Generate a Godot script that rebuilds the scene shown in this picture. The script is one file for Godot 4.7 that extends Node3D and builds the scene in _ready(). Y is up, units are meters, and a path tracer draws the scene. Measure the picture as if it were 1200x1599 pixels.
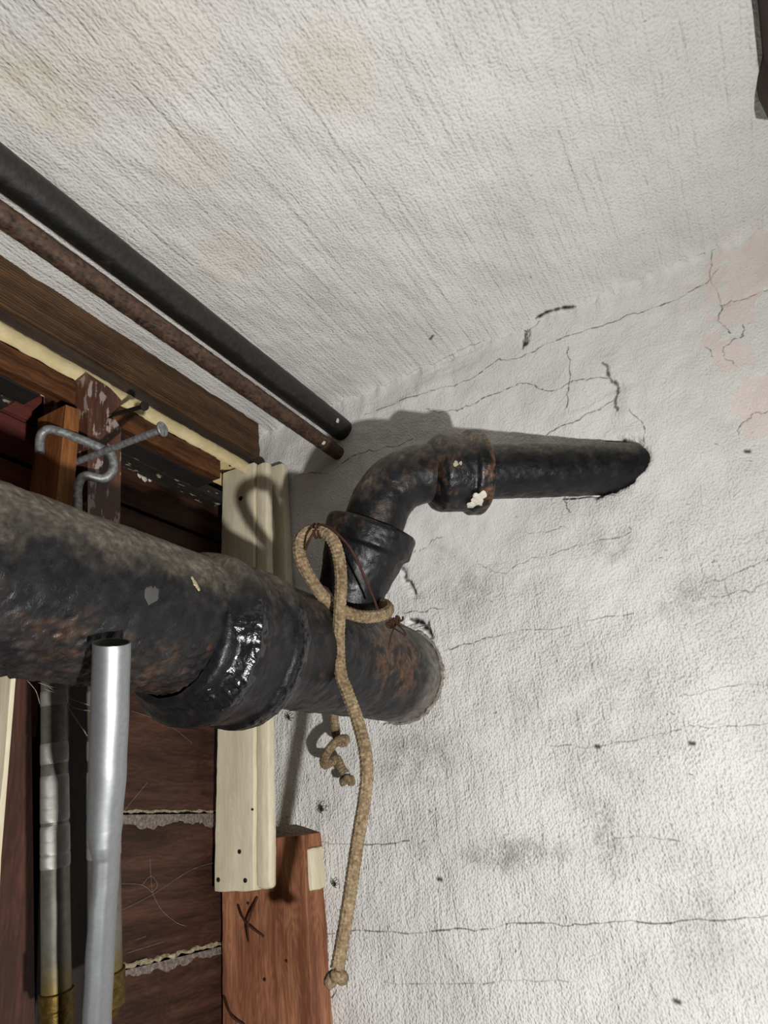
extends Node3D
# A corner of a cellar: plastered wall and ceiling, cast iron drain, old timbers. Metres, y up.
# "Eye" coordinates are measured from the lens; E() turns them into world coordinates.

const EYE := Vector3(0.0, 1.55, 0.0)
const FOCAL := 1055.85
const R_RIGHT := Vector3(0.8711373946, -0.0987683428, -0.4810035903)
const R_UP := Vector3(0.2733336389, 0.9113090483, 0.3079034594)
const R_BACK := Vector3(0.4079319097, -0.3997006792, 0.8208721006)
const WALL_Z := -0.78
const CEIL_Y := 0.585

var rng := RandomNumberGenerator.new()
var n1 := FastNoiseLite.new()
var n2 := FastNoiseLite.new()
var used := {}
var M := {}

# ---------------------------------------------------------------- mesh building
class MB:
	var v := PackedVector3Array()
	var uv := PackedVector2Array()
	var c := PackedColorArray()
	var ix := PackedInt32Array()
	var weld := []

	func grid(nu: int, nv: int, pos: Callable, wrap := false, flip := false, col = null, us := 1.0, vs := 1.0, uo := 0.0, vo := 0.0) -> void:
		var base := v.size()
		for j in nv + 1:
			for i in nu + 1:
				var a := float(i) / nu
				var b := float(j) / nv
				var p: Vector3 = pos.call(0.0 if wrap and i == nu else a, b)
				v.append(p)
				uv.append(Vector2(a * us + uo, b * vs + vo))
				if col != null:
					c.append(col.call(p, a, b))
				else:
					c.append(Color.WHITE)
			if wrap:
				weld.append([base + j * (nu + 1), base + j * (nu + 1) + nu])
		for j in nv:
			for i in nu:
				var k := base + j * (nu + 1) + i
				var m := k + nu + 1
				if flip:
					ix.append_array(PackedInt32Array([k, m, k + 1, k + 1, m, m + 1]))
				else:
					ix.append_array(PackedInt32Array([k, k + 1, m, k + 1, m + 1, m]))

	func fan(ring: PackedVector3Array, centre: Vector3, flip := false, color := Color.WHITE) -> void:
		var b := v.size()
		v.append(centre); uv.append(Vector2(0.5, 0.5)); c.append(color)
		for p in ring:
			v.append(p); uv.append(Vector2(0.5, 0.5)); c.append(color)
		var n := ring.size()
		for i in n:
			var a := b + 1 + i
			var d := b + 1 + (i + 1) % n
			if flip:
				ix.append_array(PackedInt32Array([b, d, a]))
			else:
				ix.append_array(PackedInt32Array([b, a, d]))

	func tri_flat(p: PackedVector3Array, uvs: PackedVector2Array, color := Color.WHITE) -> void:
		var b := v.size()
		for i in p.size():
			v.append(p[i]); uv.append(uvs[i]); c.append(color); ix.append(b + i)

	func mesh(off: Vector3) -> ArrayMesh:
		var n := PackedVector3Array()
		n.resize(v.size())
		for t in range(0, ix.size(), 3):
			var a := ix[t]
			var b := ix[t + 1]
			var d := ix[t + 2]
			var f := (v[d] - v[a]).cross(v[b] - v[a])
			n[a] += f; n[b] += f; n[d] += f
		for w in weld:
			var s: Vector3 = n[w[0]] + n[w[1]]
			n[w[0]] = s; n[w[1]] = s
		for i in n.size():
			n[i] = n[i].normalized() if n[i].length_squared() > 0.0 else Vector3.UP
		if off != Vector3.ZERO:
			for i in v.size():
				v[i] -= off
		var arr := []
		arr.resize(Mesh.ARRAY_MAX)
		arr[Mesh.ARRAY_VERTEX] = v
		arr[Mesh.ARRAY_NORMAL] = n
		arr[Mesh.ARRAY_TEX_UV] = uv
		arr[Mesh.ARRAY_COLOR] = c
		arr[Mesh.ARRAY_INDEX] = ix
		var am := ArrayMesh.new()
		am.add_surface_from_arrays(Mesh.PRIMITIVE_TRIANGLES, arr)
		return am

func E(x: float, y: float, z: float) -> Vector3:
	return Vector3(x, y, z) + EYE

func ray(px: float, py: float) -> Vector3:
	return R_RIGHT * (px - 600.0) - R_UP * (py - 799.5) - R_BACK * FOCAL

func at(px: float, py: float, depth: float) -> Vector3:
	return EYE + ray(px, py) * (depth / FOCAL)

func on_x(px: float, py: float, x: float) -> Vector3:
	var r := ray(px, py)
	return EYE + r * (x / r.x)

func on_y(px: float, py: float, y: float) -> Vector3:
	var r := ray(px, py)
	return EYE + r * (y / r.y)

func on_z(px: float, py: float, z: float) -> Vector3:
	var r := ray(px, py)
	return EYE + r * (z / r.z)

func numbered(s: String) -> String:
	if not used.has(s):
		used[s] = 0
		return s
	used[s] += 1
	return "%s_%03d" % [s, used[s]]

func tag(o: Node, label: String, category: String, group := "", kind := "") -> void:
	o.set_meta("label", label)
	o.set_meta("category", category)
	if group:
		o.set_meta("group", group)
	if kind:
		o.set_meta("kind", kind)

func thing(called: String, label: String, category: String, base: Vector3, group := "") -> Node3D:
	var o := Node3D.new()
	o.name = numbered(called)
	add_child(o, true)
	o.position = base
	tag(o, label, category, group)
	return o

func put(mb: MB, called: String, mat: Material, parent: Node3D) -> MeshInstance3D:
	var o := MeshInstance3D.new()
	o.name = called
	o.mesh = mb.mesh(parent.global_position if parent != self else Vector3.ZERO)
	o.material_override = mat
	o.cast_shadow = GeometryInstance3D.SHADOW_CASTING_SETTING_ON
	parent.add_child(o, true)
	return o

func single(mb: MB, called: String, mat: Material, base: Vector3, label: String, category: String, group := "") -> MeshInstance3D:
	var o := MeshInstance3D.new()
	o.name = numbered(called)
	o.mesh = mb.mesh(base)
	o.material_override = mat
	add_child(o, true)
	o.position = base
	tag(o, label, category, group)
	return o

func structure(mb: MB, called: String, mat: Material) -> MeshInstance3D:
	var o := MeshInstance3D.new()
	o.name = called
	o.mesh = mb.mesh(Vector3.ZERO)
	o.material_override = mat
	o.set_meta("kind", "structure")
	add_child(o, true)
	return o

# rounded box; lengthwise grain runs along local axis `la`
func plank(mb: MB, centre: Vector3, size: Vector3, basis := Basis.IDENTITY, bevel := 0.002, la := 2, cell := 0.02, wob := 0.0, uo := Vector2.ZERO, col := Color.WHITE) -> void:
	var h := size * 0.5
	var inn := h - Vector3.ONE * bevel
	for ax in 3:
		var b := (ax + 1) % 3
		var d := (ax + 2) % 3
		for s in [-1.0, 1.0]:
			var nb := clampi(int(size[b] / cell), 1, 90) + 2
			var nd := clampi(int(size[d] / cell), 1, 90) + 2
			var base := mb.v.size()
			for j in nd + 1:
				for i in nb + 1:
					var p := Vector3.ZERO
					p[ax] = s * h[ax]
					p[b] = edge_step(i, nb, h[b], bevel)
					p[d] = edge_step(j, nd, h[d], bevel)
					var q := p.clamp(-inn, inn)
					var nrm := (p - q).normalized()
					p = q + nrm * bevel
					var w := centre + basis * p
					if wob > 0.0:
						var e := Vector3(n1.get_noise_3dv(w * 60.0), n1.get_noise_3dv(w * 60.0 + Vector3(50, 0, 0)), n1.get_noise_3dv(w * 60.0 + Vector3(0, 70, 0)))
						e += 0.5 * Vector3(n1.get_noise_3dv(w * 260.0), n1.get_noise_3dv(w * 260.0 + Vector3(50, 0, 0)), n1.get_noise_3dv(w * 260.0 + Vector3(0, 70, 0)))
						w += basis * (e * wob)
					mb.v.append(w)
					var l := p[la]
					var o := p[b] if b != la else p[d]
					if ax == la:
						l = p[b] * 0.3
						o = p[d]
					mb.uv.append(Vector2(l / 0.5, o / 0.16) + uo + Vector2(0, ax * 0.37))
					mb.c.append(col)
			for j in nd:
				for i in nb:
					var k := base + j * (nb + 1) + i
					var m := k + nb + 1
					if s > 0.0:
						mb.ix.append_array(PackedInt32Array([k, m, k + 1, k + 1, m, m + 1]))
					else:
						mb.ix.append_array(PackedInt32Array([k, k + 1, m, k + 1, m + 1, m]))

func edge_step(i: int, n: int, h: float, bevel: float) -> float:
	if i == 0:
		return -h
	if i == n:
		return h
	if i == 1:
		return -h + bevel * 0.5 if n > 2 else 0.0
	if i == n - 1:
		return h - bevel * 0.5
	return lerpf(-h + bevel, h - bevel, float(i - 1) / (n - 2))

# box whose long axis runs from a to b; width along `side`, thickness across
func beam(mb: MB, a: Vector3, b: Vector3, side: Vector3, width: float, thick: float, bevel := 0.002, cell := 0.02, wob := 0.0, uo := Vector2.ZERO) -> void:
	var z := (b - a).normalized()
	var x := (side - z * side.dot(z)).normalized()
	var y := z.cross(x)
	plank(mb, (a + b) * 0.5, Vector3(width, thick, a.distance_to(b)), Basis(x, y, z), bevel, 2, cell, wob, uo)

func prism(mb: MB, poly: Array, depth: Vector3, scale_uv := Vector2(2.0, 6.25), along := Vector3.UP) -> void:
	var nrm: Vector3 = (poly[1] - poly[0]).cross(poly[2] - poly[0]).normalized()
	var x := along
	var y := nrm.cross(x).normalized()
	var flat := PackedVector2Array()
	for p in poly:
		flat.append(Vector2(p.dot(x), p.dot(y)))
	var tri := Geometry2D.triangulate_polygon(flat)
	for side in 2:
		for t in range(0, tri.size(), 3):
			var pts := PackedVector3Array()
			var uvs := PackedVector2Array()
			for k in 3:
				var id := tri[t + k]
				pts.append(poly[id] + depth * side)
				uvs.append(flat[id] * scale_uv)
			var out := -depth if side == 0 else depth
			if (pts[2] - pts[0]).cross(pts[1] - pts[0]).dot(out) < 0.0:
				var q := pts[1]; pts[1] = pts[2]; pts[2] = q
				var u := uvs[1]; uvs[1] = uvs[2]; uvs[2] = u
			mb.tri_flat(pts, uvs)
	var n := poly.size()
	var area := 0.0
	for i in n:
		area += flat[i].cross(flat[(i + 1) % n])
	var mid := Vector3.ZERO
	for i in n:
		var a: Vector3 = poly[i]
		var b: Vector3 = poly[(i + 1) % n]
		var e := (b - a)
		var f2 := flat[(i + 1) % n] - flat[i]
		var o2 := Vector2(f2.y, -f2.x) * (1.0 if area > 0.0 else -1.0)
		var out := x * o2.x + y * o2.y
		var q := [a, b, b + depth, a, b + depth, a + depth]
		var dl := depth.length()
		var us := [Vector2(a.dot(x), 0), Vector2(b.dot(x), 0), Vector2(b.dot(x), dl), Vector2(a.dot(x), 0), Vector2(b.dot(x), dl), Vector2(a.dot(x), dl)]
		var pts := PackedVector3Array(q)
		if (pts[2] - pts[0]).cross(pts[1] - pts[0]).dot(out) < 0.0:
			pts = PackedVector3Array([a, b + depth, b, a, a + depth, b + depth])
			us = [us[0], us[2], us[1], us[0], us[5], us[2]]
		var uvs := PackedVector2Array()
		for u in us:
			uvs.append(u * scale_uv)
		mb.tri_flat(pts, uvs)

func frame_of(z: Vector3, hint := Vector3.UP) -> Basis:
	var zz := z.normalized()
	if absf(zz.dot(hint)) > 0.97:
		hint = Vector3.RIGHT
	var x := hint.cross(zz).normalized()
	var y := zz.cross(x)
	return Basis(x, y, zz)

# lathe: profile = array of Vector2(distance along axis, radius); pinch moves points sideways
func lathe(mb: MB, origin: Vector3, axis: Vector3, profile: Array, sides: int, step: float, col = null, disp = null, smooth := true) -> void:
	var bs := frame_of(axis)
	var pts := []
	for i in profile.size() - 1:
		var a: Vector2 = profile[i]
		var b: Vector2 = profile[i + 1]
		var n := maxi(1, int(a.distance_to(b) / step))
		for k in n:
			pts.append(a.lerp(b, float(k) / n))
	pts.append(profile[-1])
	if smooth:
		for it in 2:
			var q := pts.duplicate()
			for i in range(1, pts.size() - 1):
				q[i] = (pts[i - 1] + pts[i] * 2.0 + pts[i + 1]) * 0.25
			pts = q
	var nv := pts.size() - 1
	var f := func(u: float, t: float) -> Vector3:
		var p: Vector2 = pts[int(round(t * nv))]
		var an := u * TAU
		var dir := bs.x * cos(an) + bs.y * sin(an)
		var r := p.y
		if disp != null:
			r += disp.call(origin + bs.z * p.x + dir * p.y, dir, p.x)
		return origin + bs.z * p.x + dir * r
	mb.grid(sides, nv, f, true, false, col)

func curve(points: Array, n: int) -> PackedVector3Array:
	var out := PackedVector3Array()
	var m := points.size() - 1
	for i in n + 1:
		var t := float(i) / n * m
		var k := mini(int(t), m - 1)
		var p0: Vector3 = points[maxi(k - 1, 0)]
		var p3: Vector3 = points[mini(k + 2, m)]
		out.append((points[k] as Vector3).cubic_interpolate(points[k + 1], p0, p3, t - k))
	return out

# sweep along a polyline; radius.call(along 0..1, angle 0..1, metres along) -> metres
func sweep(mb: MB, path: PackedVector3Array, radius: Callable, sides: int, col = null, caps := true) -> void:
	var n := path.size()
	var fr := []
	var len := PackedFloat32Array()
	var prev := Vector3.ZERO
	var total := 0.0
	for i in n:
		var tan := (path[mini(i + 1, n - 1)] - path[maxi(i - 1, 0)]).normalized()
		if i == 0:
			prev = frame_of(tan).x
		else:
			total += path[i].distance_to(path[i - 1])
		prev = (prev - tan * prev.dot(tan)).normalized()
		fr.append([prev, tan.cross(prev)])
		len.append(total)
	var f := func(u: float, t: float) -> Vector3:
		var i := int(round(t * (n - 1)))
		var a := u * TAU
		return path[i] + (fr[i][0] * cos(a) + fr[i][1] * sin(a)) * float(radius.call(t, u, len[i]))
	mb.grid(sides, n - 1, f, true, false, col, 1.0, total * 20.0)
	if caps:
		for e in [0, n - 1]:
			var ring := PackedVector3Array()
			for k in sides:
				ring.append(f.call(float(k) / sides, float(e) / (n - 1)))
			mb.fan(ring, path[e], e == 0, mb.c[mb.c.size() - 1] if e else Color.WHITE)

# ---------------------------------------------------------------- textures
func image_of(w: int, h: int, bytes: PackedByteArray, rgb := true) -> ImageTexture:
	return ImageTexture.create_from_image(Image.create_from_data(w, h, false, Image.FORMAT_RGB8 if rgb else Image.FORMAT_L8, bytes))

func noise_bytes(w: int, h: int, freq: float, seed_: int, oct := 3, type := FastNoiseLite.TYPE_SIMPLEX_SMOOTH, stretch := Vector2.ONE) -> PackedByteArray:
	var f := FastNoiseLite.new()
	f.seed = seed_
	f.noise_type = type
	f.frequency = freq
	f.fractal_octaves = oct
	if type == FastNoiseLite.TYPE_CELLULAR:
		f.cellular_return_type = FastNoiseLite.RETURN_DISTANCE
	var im := f.get_image(int(w / stretch.x), int(h / stretch.y), false, false, true)
	im.convert(Image.FORMAT_L8)
	im.resize(w, h, Image.INTERPOLATE_CUBIC)
	return im.get_data()

func seamless_bytes(w: int, h: int, freq: float, seed_: int, oct := 3, stretch := Vector2.ONE) -> PackedByteArray:
	var f := FastNoiseLite.new()
	f.seed = seed_
	f.noise_type = FastNoiseLite.TYPE_SIMPLEX_SMOOTH
	f.frequency = freq
	f.fractal_octaves = oct
	var im := f.get_seamless_image(int(w / stretch.x), int(h / stretch.y), false, false, 0.15, true)
	im.convert(Image.FORMAT_L8)
	im.resize(w, h, Image.INTERPOLATE_CUBIC)
	return im.get_data()

# wood: grain along u. ribs = saw-mark lines across the width
func wood(seed_: int, dark: Color, light: Color, ribs := 0.0, worn := 0.0, worn_color := Color.WHITE, rough := 0.7, relief := 0.05, spec := 0.4) -> StandardMaterial3D:
	var w := 512
	var h := 256
	var g := seamless_bytes(w, h, 0.03, seed_, 4, Vector2(10, 1))
	var l := seamless_bytes(w, h, 0.012, seed_ + 1, 3, Vector2(3, 1))
	var fine := seamless_bytes(w, h, 0.15, seed_ + 2, 2, Vector2(6, 1))
	var blot := seamless_bytes(w, h, 0.03, seed_ + 3, 5)
	var al := PackedByteArray()
	al.resize(w * h * 3)
	var hb := PackedByteArray()
	hb.resize(w * h)
	for y in h:
		for x in w:
			var i := y * w + x
			var t := g[i] / 255.0 * 0.5 + fine[i] / 255.0 * 0.28 + l[i] / 255.0 * 0.3
			var ring := absf(fmod(l[i] / 255.0 * 9.0 + g[i] / 255.0 * 1.2, 1.0) - 0.5) * 2.0
			t = clampf((t - 0.54) * 1.7 + 0.42 + (ring - 0.5) * 0.25, 0.0, 1.0)
			var hh := 0.35 + 0.4 * t + fine[i] / 255.0 * 0.2
			if ribs > 0.0:
				var rb := 0.5 + 0.5 * sin((y + g[i] * 0.012) / h * TAU * 42.0)
				t = clampf(t * (1.0 - 0.45 * ribs) + rb * 0.45 * ribs, 0.0, 1.0)
				hh = hh * 0.6 + rb * 0.4
			var col := dark.lerp(light, t)
			if worn > 0.0:
				var m := smoothstep(1.0 - worn, 1.0 - worn + 0.06, blot[i] / 255.0 * 0.75 + fine[i] / 255.0 * 0.25)
				col = col.lerp(worn_color, m)
				hh -= 0.15 * m
			al[i * 3] = clampi(int(col.r * 255.0), 0, 255)
			al[i * 3 + 1] = clampi(int(col.g * 255.0), 0, 255)
			al[i * 3 + 2] = clampi(int(col.b * 255.0), 0, 255)
			hb[i] = clampi(int(hh * 255.0), 0, 255)
	var m := StandardMaterial3D.new()
	m.albedo_texture = image_of(w, h, al)
	m.heightmap_enabled = true
	m.heightmap_texture = image_of(w, h, hb, false)
	m.heightmap_scale = relief
	m.roughness = rough
	m.metallic_specular = spec
	m.vertex_color_use_as_albedo = true
	return m

func mottled(seed_: int, freq: float, lo: float, hi: float, speck := 0.0, stretch := Vector2.ONE) -> ImageTexture:
	var s := 512
	var a := seamless_bytes(s, s, freq, seed_, 5, stretch)
	var b := seamless_bytes(s, s, freq * 6.0, seed_ + 9, 2)
	var o := PackedByteArray()
	o.resize(s * s)
	for i in s * s:
		var t := a[i] / 255.0 * 0.7 + b[i] / 255.0 * 0.3
		t = clampf((t - 0.5) * 1.6 + 0.5, 0.0, 1.0)
		var val := lerpf(lo, hi, t)
		if speck > 0.0 and b[i] > 225:
			val = minf(1.0, val + speck)
		o[i] = int(val * 255.0)
	return image_of(s, s, o, false)

func metal_like(albedo: Color, rough: float, metallic: float, tex: Texture2D, bump: Texture2D, relief: float, scale: float, rough_tex: Texture2D = null) -> StandardMaterial3D:
	var m := StandardMaterial3D.new()
	m.albedo_color = albedo
	m.albedo_texture = tex
	m.roughness = rough
	m.roughness_texture = rough_tex
	m.metallic = metallic
	m.vertex_color_use_as_albedo = true
	m.uv1_triplanar = true
	m.uv1_scale = Vector3.ONE * scale
	if bump:
		m.heightmap_enabled = true
		m.heightmap_texture = bump
		m.heightmap_scale = relief
	return m

# ---------------------------------------------------------------- plaster maps
class Plaster:
	var w: int
	var h: int
	var lo: Vector2      # world corner of pixel (0, 0)
	var px: Vector2      # world metres per pixel, signed
	var height := PackedFloat32Array()
	var dark := PackedFloat32Array()
	var rng := RandomNumberGenerator.new()
	func setup(w_: int, h_: int, a: Vector2, b: Vector2) -> void:
		w = w_; h = h_; lo = a
		px = Vector2((b.x - a.x) / w, (b.y - a.y) / h)
		height.resize(w * h)
		dark.resize(w * h)
		rng.seed = 77
	func stroke(pts: Array, width: float, dh: float, dk: float, jag := 0.002, wide := 2.5) -> void:
		var q: Array = pts.duplicate()
		var j := jag
		for it in 3:
			var r := [q[0]]
			for i in q.size() - 1:
				var a: Vector2 = q[i]
				var b: Vector2 = q[i + 1]
				var m := a.lerp(b, 0.5)
				if a.distance_to(b) > 0.004:
					m += Vector2(rng.randf_range(-1, 1), rng.randf_range(-1, 1)) * j
				r.append(m); r.append(b)
			q = r
			j *= 0.6
		for i in q.size() - 1:
			var k := rng.randf_range(0.45, 1.15)
			segment(q[i], q[i + 1], width * k, dh * k, dk * k, wide)
	func segment(a: Vector2, b: Vector2, width: float, dh: float, dk: float, wide: float) -> void:
		var s := absf(px.x)
		var A := (a - lo) / px
		var B := (b - lo) / px
		var r := width / s
		var reach := int(ceil(r * 2.2)) + 1
		var x0 := clampi(int(minf(A.x, B.x)) - reach, 0, w - 1)
		var x1 := clampi(int(maxf(A.x, B.x)) + reach, 0, w - 1)
		var y0 := clampi(int(minf(A.y, B.y)) - reach, 0, h - 1)
		var y1 := clampi(int(maxf(A.y, B.y)) + reach, 0, h - 1)
		var d := B - A
		var l2 := maxf(d.length_squared(), 1e-6)
		for y in range(y0, y1 + 1):
			for x in range(x0, x1 + 1):
				var p := Vector2(x, y)
				var t := clampf((p - A).dot(d) / l2, 0.0, 1.0)
				var dist := p.distance_to(A + d * t) / r
				if dist < 2.2:
					var g := exp(-dist * dist * wide * 0.6)
					var i := y * w + x
					if dh < 0.0:
						height[i] = minf(height[i], dh * g)
					else:
						height[i] = maxf(height[i], dh * g)
					dark[i] = maxf(dark[i], dk * g)
	func sample(P: Vector2) -> float:
		var q := (P - lo) / px
		var x := clampi(int(q.x), 0, w - 1)
		var y := clampi(int(q.y), 0, h - 1)
		return height[y * w + x]

func wz(list: Array) -> Array:
	var o := []
	for p in list:
		var r := on_z(p[0], p[1], WALL_Z)
		o.append(Vector2(r.x, r.y))
	return o

func wy(list: Array) -> Array:
	var o := []
	for p in list:
		var r := on_y(p[0], p[1], CEIL_Y)
		o.append(Vector2(r.x, r.z))
	return o

func blob(p: Vector2, c: Vector2, rx: float, ry: float) -> float:
	var d := Vector2((p.x - c.x) / rx, (p.y - c.y) / ry).length()
	return 1.0 - smoothstep(0.3, 1.0, d)

# ================================================================ scene
func _ready() -> void:
	rng.seed = 5
	n1.seed = 3; n1.frequency = 1.0; n1.fractal_octaves = 3
	n2.seed = 19; n2.frequency = 1.0; n2.fractal_octaves = 4
	# camera
	var cam := Camera3D.new()
	cam.name = "camera"
	cam.fov = 74.267
	cam.near = 0.02
	cam.far = 50.0
	cam.transform = Transform3D(Basis(R_RIGHT, R_UP, R_BACK), EYE)
	add_child(cam)
	# environment
	var env := Environment.new()
	env.background_mode = Environment.BG_COLOR
	env.background_color = Color(0.02, 0.02, 0.022)
	env.tonemap_mode = Environment.TONE_MAPPER_LINEAR
	env.tonemap_exposure = 1.0
	env.sdfgi_enabled = true
	env.ssao_enabled = true
	env.ssil_enabled = true
	var we := WorldEnvironment.new()
	we.name = "environment"
	we.environment = env
	add_child(we)
	# a torch held low to the right of the lens
	var lamp := SpotLight3D.new()
	lamp.name = "hand_torch"
	lamp.position = E(0.25, -0.27, 0.02)
	lamp.basis = Basis.looking_at(Vector3(-0.74, 0.33, -0.45))
	lamp.spot_angle = 85.0
	lamp.spot_angle_attenuation = 1.0
	lamp.spot_range = 12.0
	lamp.spot_attenuation = 2.0
	lamp.light_color = Color(1.0, 0.993, 0.983)
	lamp.light_energy = 1.15
	lamp.light_size = 0.012
	lamp.shadow_enabled = true
	add_child(lamp)

	make_materials()
	make_shell()
	make_left_wall()
	make_timbers()
	make_drain()
	make_ceiling_pipes()
	make_tubes()
	make_rope()
	make_hardware()
	make_small()

func make_materials() -> void:
	var mott := mottled(11, 0.02, 0.55, 1.0, 0.12)
	var bump := mottled(21, 0.03, 0.0, 1.0)
	var rough := mottled(31, 0.012, 0.45, 1.0)
	M.iron = metal_like(Color.WHITE, 0.62, 0.0, mott, bump, 0.05, 8.0, rough)
	M.iron.metallic_specular = 0.42
	M.tar = metal_like(Color(0.06, 0.06, 0.075), 0.24, 0.0, null, bump, 0.04, 14.0)
	M.tar.metallic_specular = 0.6
	M.steel = metal_like(Color(0.66, 0.67, 0.67), 0.5, 0.55, mott, bump, 0.02, 16.0)
	M.galv = metal_like(Color(0.60, 0.61, 0.62), 0.47, 0.8, mottled(41, 0.05, 0.9, 1.0), bump, 0.004, 10.0)
	M.dull = metal_like(Color(0.58, 0.57, 0.54), 0.5, 0.6, mottled(61, 0.02, 0.82, 1.0), bump, 0.004, 12.0)
	M.brass = metal_like(Color(0.44, 0.35, 0.15), 0.48, 0.75, mott, bump, 0.02, 12.0)
	M.band = metal_like(Color(0.60, 0.595, 0.57), 0.45, 0.6, mottled(62, 0.02, 0.88, 1.0), null, 0.0, 12.0)
	M.rust = metal_like(Color(0.30, 0.15, 0.07), 0.8, 0.2, mott, bump, 0.03, 20.0)
	M.nail = metal_like(Color(0.16, 0.14, 0.12), 0.65, 0.4, mott, bump, 0.02, 30.0)
	M.paintpipe = metal_like(Color.WHITE, 0.55, 0.0, mott, bump, 0.02, 12.0)
	M.rope = metal_like(Color.WHITE, 0.95, 0.0, mott, bump, 0.02, 30.0)
	M.chip = metal_like(Color(0.88, 0.86, 0.80), 0.9, 0.0, mottled(51, 0.04, 0.8, 1.0), bump, 0.1, 14.0)
	M.putty = metal_like(Color(0.76, 0.70, 0.56), 0.8, 0.0, mott, bump, 0.1, 14.0)
	M.web = metal_like(Color(0.50, 0.48, 0.44), 0.95, 0.0, null, null, 0.0, 1.0)
	M.bug = metal_like(Color(0.10, 0.06, 0.05), 0.6, 0.0, null, null, 0.0, 1.0)
	M.hole = metal_like(Color(0.03, 0.026, 0.022), 0.9, 0.0, null, null, 0.0, 1.0)
	M.room = metal_like(Color(0.84, 0.835, 0.83), 0.9, 0.0, null, null, 0.0, 1.0)
	M.floor = metal_like(Color(0.74, 0.735, 0.73), 0.9, 0.0, null, null, 0.0, 1.0)
	M.w_ledger = wood(101, Color(0.17, 0.115, 0.07), Color(0.46, 0.335, 0.22), 0.9, 0.0, Color.WHITE, 0.7, 0.06)
	M.w_grey = wood(111, Color(0.17, 0.135, 0.11), Color(0.30, 0.25, 0.20), 0.0, 0.0, Color.WHITE, 0.8, 0.03)
	M.w_orange = wood(121, Color(0.20, 0.11, 0.055), Color(0.47, 0.30, 0.165), 0.0, 0.0, Color.WHITE, 0.6, 0.05)
	M.w_post = wood(131, Color(0.34, 0.19, 0.09), Color(0.58, 0.38, 0.20), 0.0, 0.0, Color.WHITE, 0.65, 0.04)
	M.w_brown = wood(141, Color(0.27, 0.165, 0.12), Color(0.42, 0.28, 0.215), 0.0, 0.41, Color(0.62, 0.56, 0.54), 0.42, 0.03, 0.5)  # pale patches mix wear with glossy highlights painted into the colour
	M.w_board = wood(151, Color(0.175, 0.105, 0.08), Color(0.34, 0.225, 0.175), 0.0, 0.16, Color(0.40, 0.34, 0.31), 0.55, 0.035)
	M.w_maroon = wood(161, Color(0.34, 0.17, 0.15), Color(0.44, 0.23, 0.20), 0.0, 0.0, Color.WHITE, 0.6, 0.02)
	M.w_red = wood(171, Color(0.42, 0.255, 0.17), Color(0.70, 0.49, 0.36), 0.0, 0.0, Color.WHITE, 0.75, 0.05)
	M.w_cream = wood(181, Color(0.80, 0.76, 0.65), Color(0.90, 0.865, 0.76), 0.0, 0.05, Color(0.55, 0.50, 0.40), 0.6, 0.02)
	M.w_moulding = wood(191, Color(0.80, 0.73, 0.55), Color(0.90, 0.83, 0.66), 0.0, 0.12, Color(0.38, 0.30, 0.20), 0.6, 0.03)
	M.w_chipped = wood(201, Color(0.10, 0.09, 0.08), Color(0.19, 0.17, 0.15), 0.0, 0.33, Color(0.66, 0.61, 0.52), 0.8, 0.05)
	M.w_dark = wood(211, Color(0.09, 0.075, 0.07), Color(0.17, 0.145, 0.13), 0.0, 0.0, Color.WHITE, 0.75, 0.03)
	M.w_redpost = wood(221, Color(0.20, 0.115, 0.085), Color(0.36, 0.22, 0.165), 0.0, 0.0, Color.WHITE, 0.65, 0.05)
	M.w_object = wood(231, Color(0.20, 0.16, 0.14), Color(0.28, 0.23, 0.20), 0.0, 0.0, Color.WHITE, 0.8, 0.02)

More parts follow.
